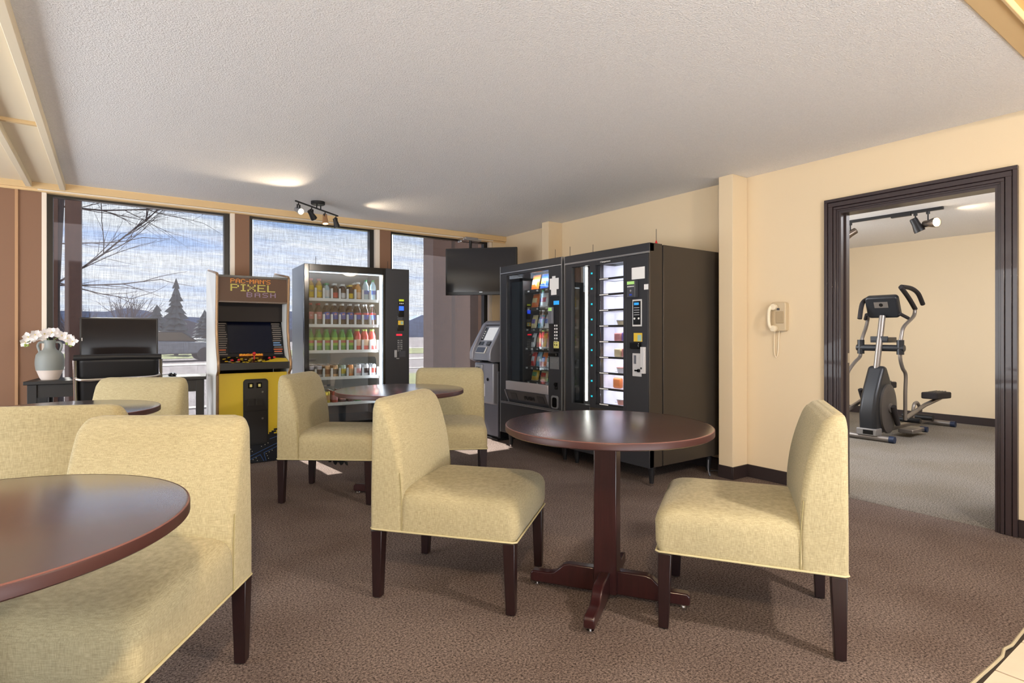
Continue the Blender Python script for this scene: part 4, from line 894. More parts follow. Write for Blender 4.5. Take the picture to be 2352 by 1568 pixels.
X_ = Matrix.Translation((0.49, -0.034, 0.535)) @ Matrix.Rotation(PI / 2 + 0.38, 4, 'X')
text_mesh('lettering', 'PUSH', 0.055, mat('push_letters', (14, 14, 16), 0.6), X_, pdo, extrude=0.002, font_sx=1.2)
for x in (0.19, 0.62): 
    b = MB(); b.X = Matrix.Translation((x, -0.031, 0.54)) @ Matrix.Rotation(0.38, 4, 'X'); b.box(0, 0.10, -0.003, 0.0, -0.035, 0.035); b.obj('finger_panel', mat('finger_black', (36, 38, 44), 0.5), pdo, bevel=0.002)
for x in (0.108, 0.77): 
    b = MB(); b.prism([(-0.01, 0.47), (-0.062, 0.598), (-0.03, 0.60), (0.02, 0.47)], 'x', x, x + 0.014); b.obj('side_rail', GREYP, pdo)
sc_ = MB().box(0.785, WS, -0.034, 0.02, 0.474, 1.768).obj('control_column', CHAR, sm_, bevel=0.004)
b = MB().box(0.805, 0.93, -0.036, -0.034, 1.56, 1.66).box(0.825, 0.90, -0.0362, -0.034, 1.51, 1.56).box(0.84, 0.885, -0.0362, -0.034, 1.66, 1.68); b.obj('paper_notice', PAPER, sc_)
pn = MB().box(0.805, 0.945, -0.038, -0.034, 0.99, 1.50).obj('keypad_panel', mat('keypad_black', (22, 23, 27), 0.35), sc_, bevel=0.004)
MB().box(0.865, 0.94, -0.040, -0.038, 1.42, 1.455).obj('display', mat('cyan_display', (30, 120, 170), emit=(40, 140, 220), es=1.0), pn)
MB().box(0.808, 0.868, -0.06, -0.038, 1.25, 1.40).obj('card_reader', GREYP, sc_, bevel=0.004)
MB().box(0.814, 0.862, -0.0615, -0.06, 1.365, 1.395).obj('reader_sign', mat('pale_green', (160, 206, 120), emit=(160, 206, 120), es=0.3), sc_)
for r_ in range(7):
    for c_ in range(2): MB().box(0.875 + 0.028 * c_, 0.889 + 0.028 * c_, -0.0405, -0.038, 1.225 - 0.029 * r_, 1.24 - 0.029 * r_).obj('key', WHITE, pn)
MB().box(0.868, 0.936, -0.043, -0.038, 1.00, 1.025).obj('label_plate', BLACKG, pn)
MB().box(0.866, 0.938, -0.0405, -0.038, 1.13 - 0.10, 1.13 - 0.04 + 0.0).obj('bill_sticker', mat('pale_yellow', (206, 200, 120), 0.5), pn)
MB().box(0.81, 0.925, -0.06, -0.034, 0.955, 0.985).obj('bill_slot', BLACKG, sc_, bevel=0.004)
MB().box(0.81, 0.935, -0.037, -0.034, 0.84, 0.95).box(0.83, 0.855, -0.042, -0.037, 0.875, 0.90).box(0.90, 0.918, -0.042, -0.037, 0.855, 0.91).obj('coin_slot', mat('coin_plate', (120, 122, 126), 0.4, metal=0.5), sc_)
MB().box(0.885, 0.915, -0.045, -0.034, 0.66, 0.72).cyl((0.90, -0.05, 0.705), 0.012, -0.008, 0.008, 14, axis='y').obj('lock', BLACKG, sc_)
rr_ = rrect(0.83, 0.925, 0.485, 0.60, 0.02); MB().prism(rr_, 'y', -0.040, -0.034).obj('coin_return', SILVER, sc_); MB().prism(rrect(0.845, 0.91, 0.495, 0.585, 0.02), 'y', -0.0415, -0.040).obj('coin_cup', BLACKG, sc_)
vlegs(sm_, WS, DS)
for x in (0.72, 0.93): MB().cyl((x, 0.1, 0), 0.002, 1.845, 1.95, 8).obj('antenna', BLACK, sm_)
lamp('snack_machine_light', 'AREA', FS.w(0.56, 0.02, 1.72), 3.2, (1.0, 0.97, 0.92), target=FS.w(0.56, 0.35, 0.7), shape='RECTANGLE', size=0.4, size_y=0.03)
def snack(c, c2, wd, hg):
    r = thing('snack_bag', '', 'snack bag'); n = 6; vs = []; fs = []
    for sgn in (-1, 1):
        for j in range(n + 1):
            for i in range(n + 1):
                u, v = i / n * 2 - 1, j / n * 2 - 1
                vs.append((u * wd / 2 * (1 - 0.06 * (1 - v * v)), sgn * 0.022 * (1 - u ** 4) * (1 - v * v) ** 0.7 + 0.0005 * sgn, hg / 2 + v * hg / 2))
    k_ = (n + 1) ** 2
    for s in (0, 1):
        for j in range(n):
            for i in range(n):
                q = [s * k_ + j * (n + 1) + i, s * k_ + j * (n + 1) + i + 1, s * k_ + (j + 1) * (n + 1) + i + 1, s * k_ + (j + 1) * (n + 1) + i]; fs.append(q if s == 0 else q[::-1])
    b = MB(); b.add(vs, fs, 0, True)
    for t, f in enumerate(b.f):
        j = (t % (n * n)) // n; i = t % n
        if 2 <= j <= 3 and 1 <= i <= 4: b.m[t] = 1
    b.obj('pouch', [c, c2], r); MB().box(-wd / 2, wd / 2, -0.0012, 0.0012, -0.004, 0.008).box(-wd / 2, wd / 2, -0.0012, 0.0012, hg - 0.008, hg + 0.004).obj('crimp', mat('foil', (190, 190, 194), 0.3, metal=0.7), r)
    return r
def sn(n, c): return mat('foil_' + n, c, 0.3, spec=0.6)
S_ = dict(orange=sn('orange', (222, 112, 44)), red=sn('red', (200, 50, 44)), blue=sn('blue', (50, 90, 190)), white=sn('white', (220, 220, 224)), green=sn('green', (90, 150, 90)), teal=sn('teal', (40, 150, 180)), yellow=sn('yellow', (226, 184, 50)), purple=sn('purple', (110, 90, 170)), cream=sn('cream', (220, 200, 150)), pink=sn('pink', (216, 140, 130)), lblue=sn('light blue', (130, 180, 210)), black=sn('black', (40, 40, 44)))
rows = [(1.589, [('orange', 'white'), ('blue', 'yellow'), ('white', 'green')], 0.12, 0.15), (1.415, [('orange', 'cream'), ('white', 'red'), ('green', 'cream')], 0.115, 0.14), (1.215, [('cream', 'purple'), ('teal', 'white'), ('white', 'blue'), ('pink', 'purple')], 0.085, 0.13),
        (1.03, [('white', 'black'), ('pink', 'cream'), ('yellow', 'orange'), ('pink', 'red'), ('white', 'orange')], 0.06, 0.14), (0.845, [('red', 'white'), ('lblue', 'white'), ('orange', 'blue'), ('white', 'green'), ('cream', 'white')], 0.07, 0.14), (0.705, [('yellow', 'green'), ('cream', 'red'), ('white', 'red')], 0.115, 0.12)]
TR = ['top', 'second', 'third', 'fourth', 'fifth', 'bottom']
for ri, (z, items, wd, hg) in enumerate(rows):
    t_ = MB().box(0.345, 0.78, 0.03, 0.5, z - 0.012, z - 0.004).box(0.345, 0.78, 0.022, 0.03, z - 0.035, z - 0.002).obj('tray', mat('tray_black', (24, 25, 28), 0.4), sm_)
    n = len(items)
    for k, (c, c2) in enumerate(items):
        x = 0.355 + 0.42 * (k + 0.5) / n
        front_text('selection_number', str(110 + 10 * ri + 2 * k), 0.022, WHITE, x - 0.02, 0.0215, z - 0.019, t_)
        p = FS.w(x, 0.085, z - 0.002)
        o = snack(S_[c], S_[c2], wd, hg)
        o.location = p; o.rotation_euler = (-0.22, 0, FS.a)
        o['label'] = '%s snack packet with %s print, %s from the left on the %s snack tray' % (c.replace('lblue', 'light blue'), c2, ORD[k], TR[ri]); o['group'] = 'snack packets in the machine'
        # spiral
        pts = [(x + 0.45 * wd * math.cos(a), 0.06 + 0.009 * a, z + 0.03 + 0.03 * math.sin(a)) for a in [0.6 * q for q in range(70)]]
        MB().tube(pts, 0.0014, 4).obj('spiral', SILVER, t_)

# --- food carousel machine
FF = Fr((3.30, 3.81), -PI / 2); WF, DF = 0.965, 0.82
fm = thing('food_machine', 'large black vending machine with nine lit food compartments by the wall pillar', 'vending machine', FF.w(0, 0), FF.a)
MB().box(WF - 0.02, WF, 0.125, DF, 0.155, 1.835).box(0, 0.02, 0.125, DF, 0.155, 1.835).box(0.02, WF - 0.02, 0.125, DF, 1.815, 1.835).box(0.02, WF - 0.02, DF - 0.02, DF, 0.155, 1.815).box(0.02, WF - 0.02, 0.125, DF - 0.02, 0.155, 0.19).obj('cabinet', BRONZE, fm, bevel=0.004)
MB().box(WF - 0.03, WF - 0.006, 0.112, 0.125, 0.17, 1.825).box(0.004, 0.03, 0.112, 0.125, 0.17, 1.825).box(0.03, WF - 0.03, 0.112, 0.125, 1.79, 1.825).box(0.03, WF - 0.03, 0.112, 0.125, 0.17, 0.5).obj('door_gasket', BLACK, fm)
MB().box(WF - 0.012, WF, -0.03, 0.112, 0.155, 1.84).box(0.0, 0.012, -0.03, 0.112, 0.155, 1.84).box(0.012, WF - 0.012, -0.03, 0.112, 1.765, 1.84).box(0.012, WF - 0.012, -0.03, 0.112, 0.155, 0.545).obj('door_shell', BRONZE, fm, bevel=0.004)
MB().box(0.012, 0.09, -0.032, 0.02, 0.40, 1.765).box(0.32, 0.385, -0.032, 0.02, 0.545, 1.765).box(0.09, 0.32, -0.032, 0.02, 1.735, 1.765).box(0.09, 0.32, -0.032, 0.02, 0.43, 0.56)\
    .box(0.0, WF, -0.033, 0.02, 0.155, 0.43).box(0.0, WF, -0.033, 0.02, 1.775, 1.838).obj('door_frame', CHAR, fm, bevel=0.003)
MB().box(0.0, WF, -0.038, -0.03, 1.764, 1.768).box(0.0, WF, -0.038, -0.03, 1.771, 1.776).box(-0.004, 0.0, -0.034, 0.05, 0.155, 1.838).obj('chrome_trim', SILVER, fm)
MB().box(0.09, 0.32, -0.012, -0.008, 0.56, 1.735).obj('glass_pane', VGLASS, fm)
MB().box(0.09, 0.32, 0.19, 0.20, 0.56, 1.735).box(0.085, 0.09, 0.0, 0.2, 0.56, 1.735).box(0.32, 0.325, 0.0, 0.2, 0.56, 1.735).obj('inner_wall', MATS['inner_black'], fm)
MB().cyl((0.213, 0.03, 0), 0.011, 0.585, 1.73, 14).obj('light_tube', mat('tube_light', (255, 255, 255), emit=(255, 246, 232), es=7.0), fm)
TEAL = mat('teal_led', (20, 150, 160), emit=(20, 170, 190), es=1.2)
pitch = (1.725 - 0.575) / 9
MB().box(0.70, 0.735, -0.032, 0.02, 0.545, 1.765).box(0.385, 0.70, -0.03, 0.02, 1.725, 1.765).box(0.385, 0.70, -0.03, 0.02, 0.545, 0.575).box(0.385, 0.43, -0.01, 0.02, 0.575, 1.725).obj('compartment_frame', CHAR, fm, bevel=0.002)
INW = mat('compartment_white_glow', (222, 220, 226), 0.6, emit=(230, 232, 240), es=0.5)  # added self-glow in the liner keeps the panes evenly bright
DOORM = glass('clear_door', (236, 238, 244), 0.22, 0.08)
for k in range(9):
    z0 = 0.575 + pitch * k
    MB().box(0.43, 0.70, 0.15, 0.155, z0 + 0.012, z0 + pitch).box(0.43, 0.70, 0.022, 0.15, z0 + 0.004, z0 + 0.010).box(0.425, 0.43, 0.022, 0.155, z0 + 0.010, z0 + pitch).box(0.70, 0.705, 0.022, 0.155, z0 + 0.010, z0 + pitch).obj('compartment', INW, fm)
    dd = MB().box(0.43, 0.70, -0.016, -0.012, z0 + 0.016, z0 + pitch - 0.001).obj('compartment_door', DOORM, fm)
    MB().box(0.40, 0.70, -0.026, -0.005, z0, z0 + 0.016).obj('door_rail', BLACK, dd)
    MB().box(0.43, 0.53, -0.0268, -0.026, z0 + 0.004, z0 + 0.012).obj('price_label', PAPER, dd)
    MB().box(0.336, 0.354, -0.034, -0.032, z0 + pitch * 0.45, z0 + pitch * 0.45 + 0.014).obj('number_light', TEAL, fm)
    lamp('compartment_light', 'AREA', FF.w(0.565, 0.06, z0 + pitch - 0.004), 0.32, (0.95, 0.96, 1.0), target=FF.w(0.565, 0.12, z0), shape='RECTANGLE', size=0.2, size_y=0.03)
front_text('lettering', '1 Compartment', 0.018, WHITE, 0.50, -0.0312, 1.745, fm)
food = [(0, 'tray', ('pink', 'white'), 'pink and white food tub in the lowest lit compartment'), (1, 'tub', ('orange', 'white'), 'orange snack bag beside a white pot in the second lowest compartment'), (2, 'tray', ('white', 'pink'), 'flat pink meal tray in the third compartment from the bottom'), (3, 'wrap', ('cream', 'pink'), 'wrapped sandwich in the fourth compartment from the bottom'), (4, 'wrap', ('pink', 'purple'), 'pair of pink wrapped cakes in the middle compartment'), (5, 'tray', ('cream', 'white'), 'clear sandwich pack in the fourth compartment from the top')]
for k, kind, (c, c2), lb in food:
    z0 = 0.575 + pitch * k + 0.011; r = thing('food_pack', lb, 'food', FF.w(0.585, 0.085, z0), FF.a, 'packed food in the compartments')
    if kind == 'tray': MB().lathe([(0.040, 0), (0.050, 0.035), (0.053, 0.038)], n=20).obj('tub', S_[c], r); MB().lathe([(0.053, 0.038), (0.053, 0.044), (0.044, 0.047)], n=20).obj('lid', S_[c2], r)
    elif kind == 'tub':
        MB().box(-0.10, -0.01, -0.02, 0.02, 0.0, 0.085).obj('bag', S_[c], r, bevel=0.015, seg=3); MB().lathe([(0.02, 0), (0.03, 0.006), (0.03, 0.05), (0.026, 0.056)], (0.045, 0, 0), 20).obj('pot', S_[c2], r)
    else:
        MB().box(-0.08, -0.005, -0.025, 0.025, 0.0, 0.07).obj('pack', S_[c], r, bevel=0.012, seg=3); MB().box(0.005, 0.08, -0.025, 0.025, 0.0, 0.075).obj('pack', S_[c2], r, bevel=0.012, seg=3)
fc = MB().box(0.735, WF - 0.012, -0.033, 0.02, 0.43, 1.763).obj('control_column', CHAR, fm, bevel=0.004)
MB().box(0.79, 0.92, -0.0345, -0.033, 1.575, 1.665).obj('paper_notice', PAPER, fc)
cr_ = MB().box(0.77, 0.855, -0.07, -0.033, 1.435, 1.565).obj('card_reader', GREYD, fc, bevel=0.004)
MB().box(0.776, 0.849, -0.0715, -0.07, 1.535, 1.558).obj('reader_display', MATS['pale_green'], cr_)
for k in range(5): MB().box(0.780 + 0.014 * k, 0.789 + 0.014 * k, -0.0715, -0.07, 1.515, 1.523).obj('key', WHITE, cr_)
MB().cyl((0.812, -0.0705, 1.487), 0.008, -0.001, 0.001, 12, axis='y').obj('reader_mark', SILVER, cr_); MB().box(0.80, 0.825, -0.0715, -0.07, 1.45, 1.462).obj('reader_mark', mat('royal_blue', (40, 70, 190), 0.4), cr_)
MB().box(0.915, 0.955, -0.036, -0.033, 1.49, 1.53).obj('sticker', PAPER, fc)
dp = MB().box(0.80, 0.893, -0.038, -0.033, 1.215, 1.42).obj('selector_frame', mat('bright_frame', (206, 206, 208), 0.35), fc, bevel=0.002)
MB().box(0.809, 0.884, -0.0395, -0.038, 1.228, 1.408).obj('selector_panel', BLACKG, dp)
MB().box(0.820, 0.866, -0.041, -0.0395, 1.378, 1.396).obj('display', MATS['cyan_display'], dp)
for k in range(4): MB().box(0.818, 0.872, -0.0405, -0.0395, 1.355 - 0.018 * k, 1.360 - 0.018 * k).obj('print_line', mat('print_silver', (170, 170, 176), 0.5), dp)
for x in (0.825, 0.867): MB().cyl((x, -0.040, 1.275), 0.008, -0.003, 0.0, 12, axis='y').obj('button', WHITE, dp)
MB().box(0.812, 0.895, -0.036, -0.033, 1.10, 1.165).obj('bill_sticker', mat('yellow_sticker', (220, 186, 60), 0.5), fc); MB().box(0.852, 0.89, -0.0368, -0.036, 1.105, 1.15).obj('bill_print', MATS['bill_green'], fc)
MB().box(0.795, 0.885, -0.065, -0.033, 1.045, 1.095).obj('bill_slot', BLACKG, fc, bevel=0.006)
cp_ = MB().box(0.80, 0.89, -0.037, -0.033, 0.835, 1.01).obj('coin_plate', mat('bright_plate', (206, 206, 210), 0.4, metal=0.2), fc, bevel=0.002)
MB().box(0.815, 0.838, -0.039, -0.037, 0.93, 0.995).obj('coin_slot', GREYP, cp_); MB().lathe([(0.013, -0.012), (0.013, 0.0)], (0.868, -0.037, 0.88), 16, axis='y').box(0.83, 0.868, -0.049, -0.038, 0.874, 0.886).obj('coin_lever', BLACKG, cp_)
MB().box(0.893, 0.933, -0.055, -0.033, 0.86, 1.06).obj('lock_bar', mat('bright_plate', (206, 206, 210), 0.4, metal=0.2), fc, bevel=0.003); MB().cyl((0.905, -0.056, 0.90), 0.008, -0.003, 0.0, 12, axis='y').obj('lock', GREYD, fc)
MB().box(0.835, 0.895, -0.045, -0.033, 0.50, 0.565).box(0.845, 0.885, -0.050, -0.045, 0.505, 0.54).obj('coin_return', BLACKG, fc, bevel=0.004)
vlegs(fm, WF, DF)
for x in (0.22, ): MB().cyl((x, 0.1, 0), 0.002, 1.835, 1.93, 8).obj('antenna', BLACK, fm)
MB().cyl((0.95, 0.06, 0), 0.002, 1.84, 1.95, 8).obj('antenna', BLACK, fm); MB().lathe([(0.012, 1.84), (0.003, 1.865)], (0.95, 0.06, 0), 12).obj('antenna_base', REDP, fm)
pc = MB().tube([(0, 0, 0.12), (0.02, -0.03, 0.05), (0.05, -0.05, 0.008), (0.02, 0.0, 0.006), (-0.05, 0.1, 0.006), (0.06, 0.2, 0.006)], 0.005, 6, smooth_n=6).obj('power_cord', GREYP, fm)
pc.location = (WF - 0.03, DF - 0.10, 0)

# ------------------------------------------------------------------ cash machine
FA = Fr((3.42, 5.50), -PI / 2); WA = 0.42
at = thing('cash_machine', 'grey cash machine with slanted screen head beside the snack machine', 'ATM', FA.w(0, 0), FA.a)
b = MB(); b.prism([(0.02, 0.02), (0.52, 0.02), (0.52, 1.22), (0.25, 1.28), (0.10, 1.0), (0.02, 0.90)], 'x', 0.0, WA); b.obj('safe_cabinet', mat('atm_black', (22, 22, 25), 0.45), at, bevel=0.006)
MB().box(0.015, WA - 0.015, 0.0, 0.02, 0.04, 0.75).obj('lower_front', mat('atm_dark_grey', (100, 103, 116), 0.4, metal=0.3), at, bevel=0.004)
MB().box(0.0, WA, -0.015, 0.5, 0.0, 0.02).obj('plinth', BLACK, at)
GA = mat('atm_grey', (152, 154, 166), 0.38, metal=0.3)
b = MB(); b.prism([(-0.06, 0.40), (0.0, 0.38), (0.02, 0.38), (0.02, 0.84), (-0.06, 0.84)], 'x', 0.02, WA - 0.02); b.obj('dispenser_door', GA, at, bevel=0.02, seg=4)
hd = MB(); hp = [(-0.06, 0.85), (-0.115, 0.87), (-0.115, 0.95), (-0.10, 1.0), (0.06, 1.27), (0.11, 1.305), (0.30, 1.31), (0.30, 1.28), (0.08, 0.95), (0.05, 0.85)]
for x0 in (0.0, WA - 0.055): hd.prism(hp, 'x', x0, x0 + 0.055)
hd.prism([(0.06, 1.275), (0.11, 1.305), (0.30, 1.31), (0.30, 1.27), (0.09, 1.25)], 'x', 0.055, WA - 0.055)
hdo = hd.obj('head_shell', GA, at, bevel=0.012, seg=3)
b = MB(); b.prism([(-0.10, 0.87), (-0.085, 0.95), (0.075, 1.245), (0.10, 1.245), (0.10, 0.87)], 'x', 0.055, WA - 0.055); b.obj('fascia', mat('atm_fascia', (150, 152, 162), 0.35, metal=0.3), at)
th = math.atan2(0.295, 0.16); SX = Matrix.Translation((0, -0.085, 0.95)) @ Matrix.Rotation(th, 4, 'X')
def face(x0, x1, s0, s1, h, name, m, par=at, bevel=0):
    q = MB(); q.X = SX; q.box(x0, x1, s0, s1, 0, h); return q.obj(name, m, par, bevel=bevel)
face(0.14, 0.355, 0.155, 0.315, 0.003, 'screen', mat('atm_screen', (214, 216, 218), 0.25, emit=(220, 222, 226), es=0.35))
face(0.075, 0.125, 0.155, 0.315, 0.002, 'side_key_strip', BLACKG)
for k in range(4): face(0.09, 0.11, 0.175 + 0.027 * k, 0.19 + 0.027 * k, 0.006, 'side_key', WHITE)
face(0.08, 0.17, 0.095, 0.135, 0.003, 'receipt_slot', BLACKG)
face(0.25, 0.33, 0.085, 0.135, 0.02, 'card_slot', mat('atm_card', (50, 50, 56), 0.3), bevel=0.008)
kp = face(0.09, 0.28, -0.01, 0.07, 0.012, 'keypad_hood', WHITE, bevel=0.004); face(0.10, 0.27, -0.003, 0.062, 0.0135, 'keypad', mat('keypad_blue', (60, 68, 90), 0.3), kp)
b = MB(); b.X = Matrix.Translation((0, 0.0, 0)); b.prism([(0.066, 1.195), (0.085, 1.25), (0.09, 1.25), (0.072, 1.195)], 'x', 0.056, WA - 0.056); tp = b.obj('top_sign', mat('atm_sign', (60, 44, 40), 0.2), at)
text_mesh('lettering', 'ATM', 0.062, WHITE, Matrix.Translation((0.30, 0.068, 1.222)) @ Matrix.Rotation(math.atan2(0.055, 0.019), 4, 'X'), tp)
MB().box(0.06, 0.20, -0.075, -0.06, 0.66, 0.82).obj('cash_tray', mat('atm_light', (160, 162, 170), 0.35, metal=0.3), at, bevel=0.006); MB().box(0.075, 0.15, -0.078, -0.074, 0.70, 0.79).obj('cash_slot', BLACKG, at)
MB().cyl((0.30, -0.062, 0.66), 0.018, -0.006, 0.0, 18, axis='y').obj('lock', BLACKG, at)
ap = MB().box(0.07, 0.24, -0.0625, -0.061, 0.47, 0.61).obj('paper_notice', PAPER, at); front_text('lettering', '?', 0.03, BLACKG, 0.20, -0.0632, 0.505, ap)

# ------------------------------------------------------------------ television on ceiling mount
TVC = Vector((3.55, 5.64, 1.89)); TVA = math.radians(-46)
# facing the camera: local -y looks at the room
tv = thing('television', 'black flat television hanging from the ceiling in the window corner', 'TV', (TVC.x, TVC.y, TVC.z), TVA)
MB().box(-0.43, 0.43, -0.02, 0.03, -0.276, 0.276).obj('housing', mat('tv_black', (20, 20, 22), 0.3), tv, bevel=0.004)
MB().box(-0.41, 0.41, -0.0215, -0.02, -0.238, 0.262).obj('screen', mat('tv_screen', (40, 40, 44), 0.1), tv)
MB().box(-0.018, 0.018, -0.022, -0.02, -0.247, -0.239).obj('maker_badge', SILVER, tv)
MB().box(-0.05, 0.05, 0.03, 0.06, -0.1, 0.15).box(-0.16, 0.16, 0.03, 0.045, -0.12, -0.10).box(-0.16, 0.16, 0.03, 0.045, 0.12, 0.14).obj('mount_bracket', BLACK, tv)
def tvl(x, y, z):
    dx_, dy_ = x - TVC.x, y - TVC.y; c_, s_ = math.cos(-TVA), math.sin(-TVA); return (dx_ * c_ - dy_ * s_, dx_ * s_ + dy_ * c_, z - TVC.z)
pp = tvl(3.62, 6.0, 2.30)
MB().tube([(0, 0.06, 0.05), (0, 0.12, 0.10), (pp[0], pp[1], 0.16), (pp[0], pp[1], pp[2])], 0.018, 12).obj('mount_arm', BLACK, tv)
b = MB(); b.X = Matrix.Translation(pp) @ Matrix.Rotation(-TVA, 4, 'Z'); b.box(-0.13, 0.13, -0.05, 0.05, 0.0, 0.02).box(-0.09, 0.09, -0.035, 0.035, 0.02, 0.045).box(-0.1, -0.08, 0.06, 0.14, -0.01, 0.0449); b.obj('mount_plate', CHROME, tv, bevel=0.004)

# ------------------------------------------------------------------ wall phone
ph = thing('wall_phone', 'beige corded telephone mounted on the cream wall beside the doorway', 'telephone', (XW, 2.37, 1.29), -PI / 2)
BEI = mat('phone_beige_shaded', (196, 178, 148), 0.4); BEI2 = mat('phone_beige_lit', (230, 216, 190), 0.35)  # one beige plastic; body darkened, handset lightened to paint in shading
MB().prism(rrect(-0.058, 0.058, -0.11, 0.11, 0.012), 'y', -0.045, 0).obj('body', BEI, ph, bevel=0.005)
MB().box(-0.015, 0.045, -0.052, -0.045, -0.05, 0.04).obj('keypad_plate', mat('beige_dark', (170, 150, 118), 0.4), ph, bevel=0.003)
hs = MB().tube([(-0.038, -0.055, 0.085), (-0.05, -0.085, 0.05), (-0.05, -0.085, -0.06), (-0.038, -0.055, -0.095)], 0.013, 12, smooth_n=6).cyl((-0.025, -0.058, 0.075), 0.024, -0.022, 0.012, 20, axis='y').cyl((-0.025, -0.058, -0.09), 0.024, -0.022, 0.012, 20, axis='y')
hs.obj('handset', BEI2, ph, bevel=0.003)
MB().box(-0.004, 0.012, -0.056, -0.045, 0.05, 0.066).obj('cradle_hook', GREYD, ph)
L1 = [(-0.03, -0.03, -0.10), (-0.048, -0.012, -0.15), (-0.05, -0.010, -0.27), (-0.035, -0.010, -0.315), (-0.02, -0.010, -0.27), (-0.014, -0.010, -0.16), (-0.004, -0.02, -0.105)]
MB().tube(L1, 0.0035, 8, smooth_n=8).obj('cord', BEI2, ph)

# ------------------------------------------------------------------ track lights
def spot_head(par, p, aim, m, glow, size=0.034, L=0.10, es=0):
    d = (Vector(aim)).normalized(); q = Vector((0, 0, 1)).rotation_difference(d).to_matrix().to_4x4()
    X = Matrix.Translation(p) @ q; b = MB(); b.X = X
    b.lathe([(size * 0.55, -L * 0.5), (size * 0.7, -L * 0.45), (size * 0.75, -0.01), (size, L * 0.35), (size, L * 0.5), (size * 0.9, L * 0.5), (size * 0.85, L * 0.3)], n=20)
    o = b.obj('lamp_head', m, par)
    b = MB(); b.X = X; b.ball((0, 0, L * 0.38), size * 0.84, (1, 1, 0.45), n=16); b.obj('bulb', glow, o); return o
GLOW = mat('warm_bulb', (255, 240, 215), emit=(255, 226, 180), es=14.0); DIMB = mat('unlit_bulb', (190, 180, 160), 0.2)
tl = thing('track_light', 'black ceiling track light with four spot heads in front of the windows', 'ceiling light', (1.625, 5.53, ZC), math.atan2(0.44, 0.53))
MB().box(-0.345, 0.345, -0.006, 0.006, -0.075, -0.063).obj('rail', BLACK, tl)
MB().lathe([(0.06, -0.03), (0.065, -0.025), (0.065, -0.0005)], n=32).cyl((-0.02, 0, 0), 0.006, -0.063, -0.03, 10).cyl((0.045, 0, 0), 0.006, -0.063, -0.03, 10).obj('canopy', BLACK, tl)
for i, (x, aim, m, g) in enumerate(((-0.30, (-0.35, -0.75, -0.35), SILVER, GLOW), (-0.10, (0.55, -0.1, -0.6), BLACK, DIMB), (0.12, (-0.1, -0.15, -1), mat('copper_head', (206, 160, 120), 0.3, metal=0.7), GLOW), (0.31, (0.25, -0.1, -0.8), BLACK, DIMB))):
    MB().cyl((x, 0, 0), 0.005, -0.095, -0.075, 8).box(x - 0.018, x - 0.015, -0.008, 0.008, -0.135, -0.095).box(x + 0.015, x + 0.018, -0.008, 0.008, -0.135, -0.095).box(x - 0.018, x + 0.018, -0.008, 0.008, -0.098, -0.093).obj('yoke', BLACK, tl)
    spot_head(tl, (x, 0, -0.145), aim, m, g, 0.03, 0.095)
lamp('track_spot', 'SPOT', (1.40, 5.20, 2.20), 22, WARM, target=(0.6, 4.4, 2.43), spot_size=1.6, spot_blend=0.8, shadow_soft_size=0.03)
lamp('track_spot', 'SPOT', (1.72, 5.58, 2.22), 10, WARM, target=(1.7, 5.5, 0), spot_size=1.2, spot_blend=0.8, shadow_soft_size=0.03)
lamp('track_spot', 'SPOT', (1.95, 5.50, 2.25), 9, WARM, target=(2.6, 5.1, 2.43), spot_size=1.6, spot_blend=0.9, shadow_soft_size=0.03)
gt = thing('track_light', 'long black track light on the exercise room ceiling, seen through the doorway', 'ceiling light', (6.77, 2.7, ZC))
MB().box(-0.015, 0.015, -0.58, 1.2, -0.03, -0.0005).obj('rail', BLACK, gt); MB().box(-0.02, 0.02, -0.30, -0.12, -0.045, -0.001).obj('connector', BLACK, gt)
CHH = mat('pearl_head', (120, 108, 98), 0.25, metal=0.8)
for y, aim, g, m in ((-0.45, (-0.45, -0.85, -0.05), GLOW, CHH), (-0.34, (0.2, -0.3, -0.8), DIMB, BLACK), (0.29, (-0.3, 0.5, -0.35), DIMB, CHH)):
    MB().cyl((0, y, 0), 0.018, -0.055, -0.03, 12).cyl((0, y, 0), 0.007, -0.13, -0.05, 8).obj('yoke', BLACK, gt)
    spot_head(gt, (0.01, y + 0.02 * aim[1], -0.15), aim, m, g, 0.05, 0.15)
lamp('gym_spot', 'SPOT', (6.9, 2.12, 2.30), 10, WARM, target=(7.6, 1.3, 2.42), spot_size=1.8, spot_blend=0.9, shadow_soft_size=0.04)
# flush dome lamps in the lobby behind the camera
DOMEM = mat('dome_glass', (255, 244, 226), emit=(255, 232, 196), es=9.0)
dom = thing('dome_light', 'round flush ceiling lamp in the lobby, reflected in the drinks machine glass', 'ceiling light', (3.3, -0.5, ZC), group='lobby ceiling lamps')
MB().lathe([(0.17, -0.02), (0.175, -0.0005)], n=40).obj('rim', SILVER, dom); MB().lathe([(0.02, -0.095), (0.08, -0.085), (0.13, -0.06), (0.16, -0.02)], n=40).obj('diffuser', DOMEM, dom)
index_kids(dom)
dup(dom, (0.3, -0.9, ZC), 0, 'round flush ceiling lamp in the lobby, left of the other one')

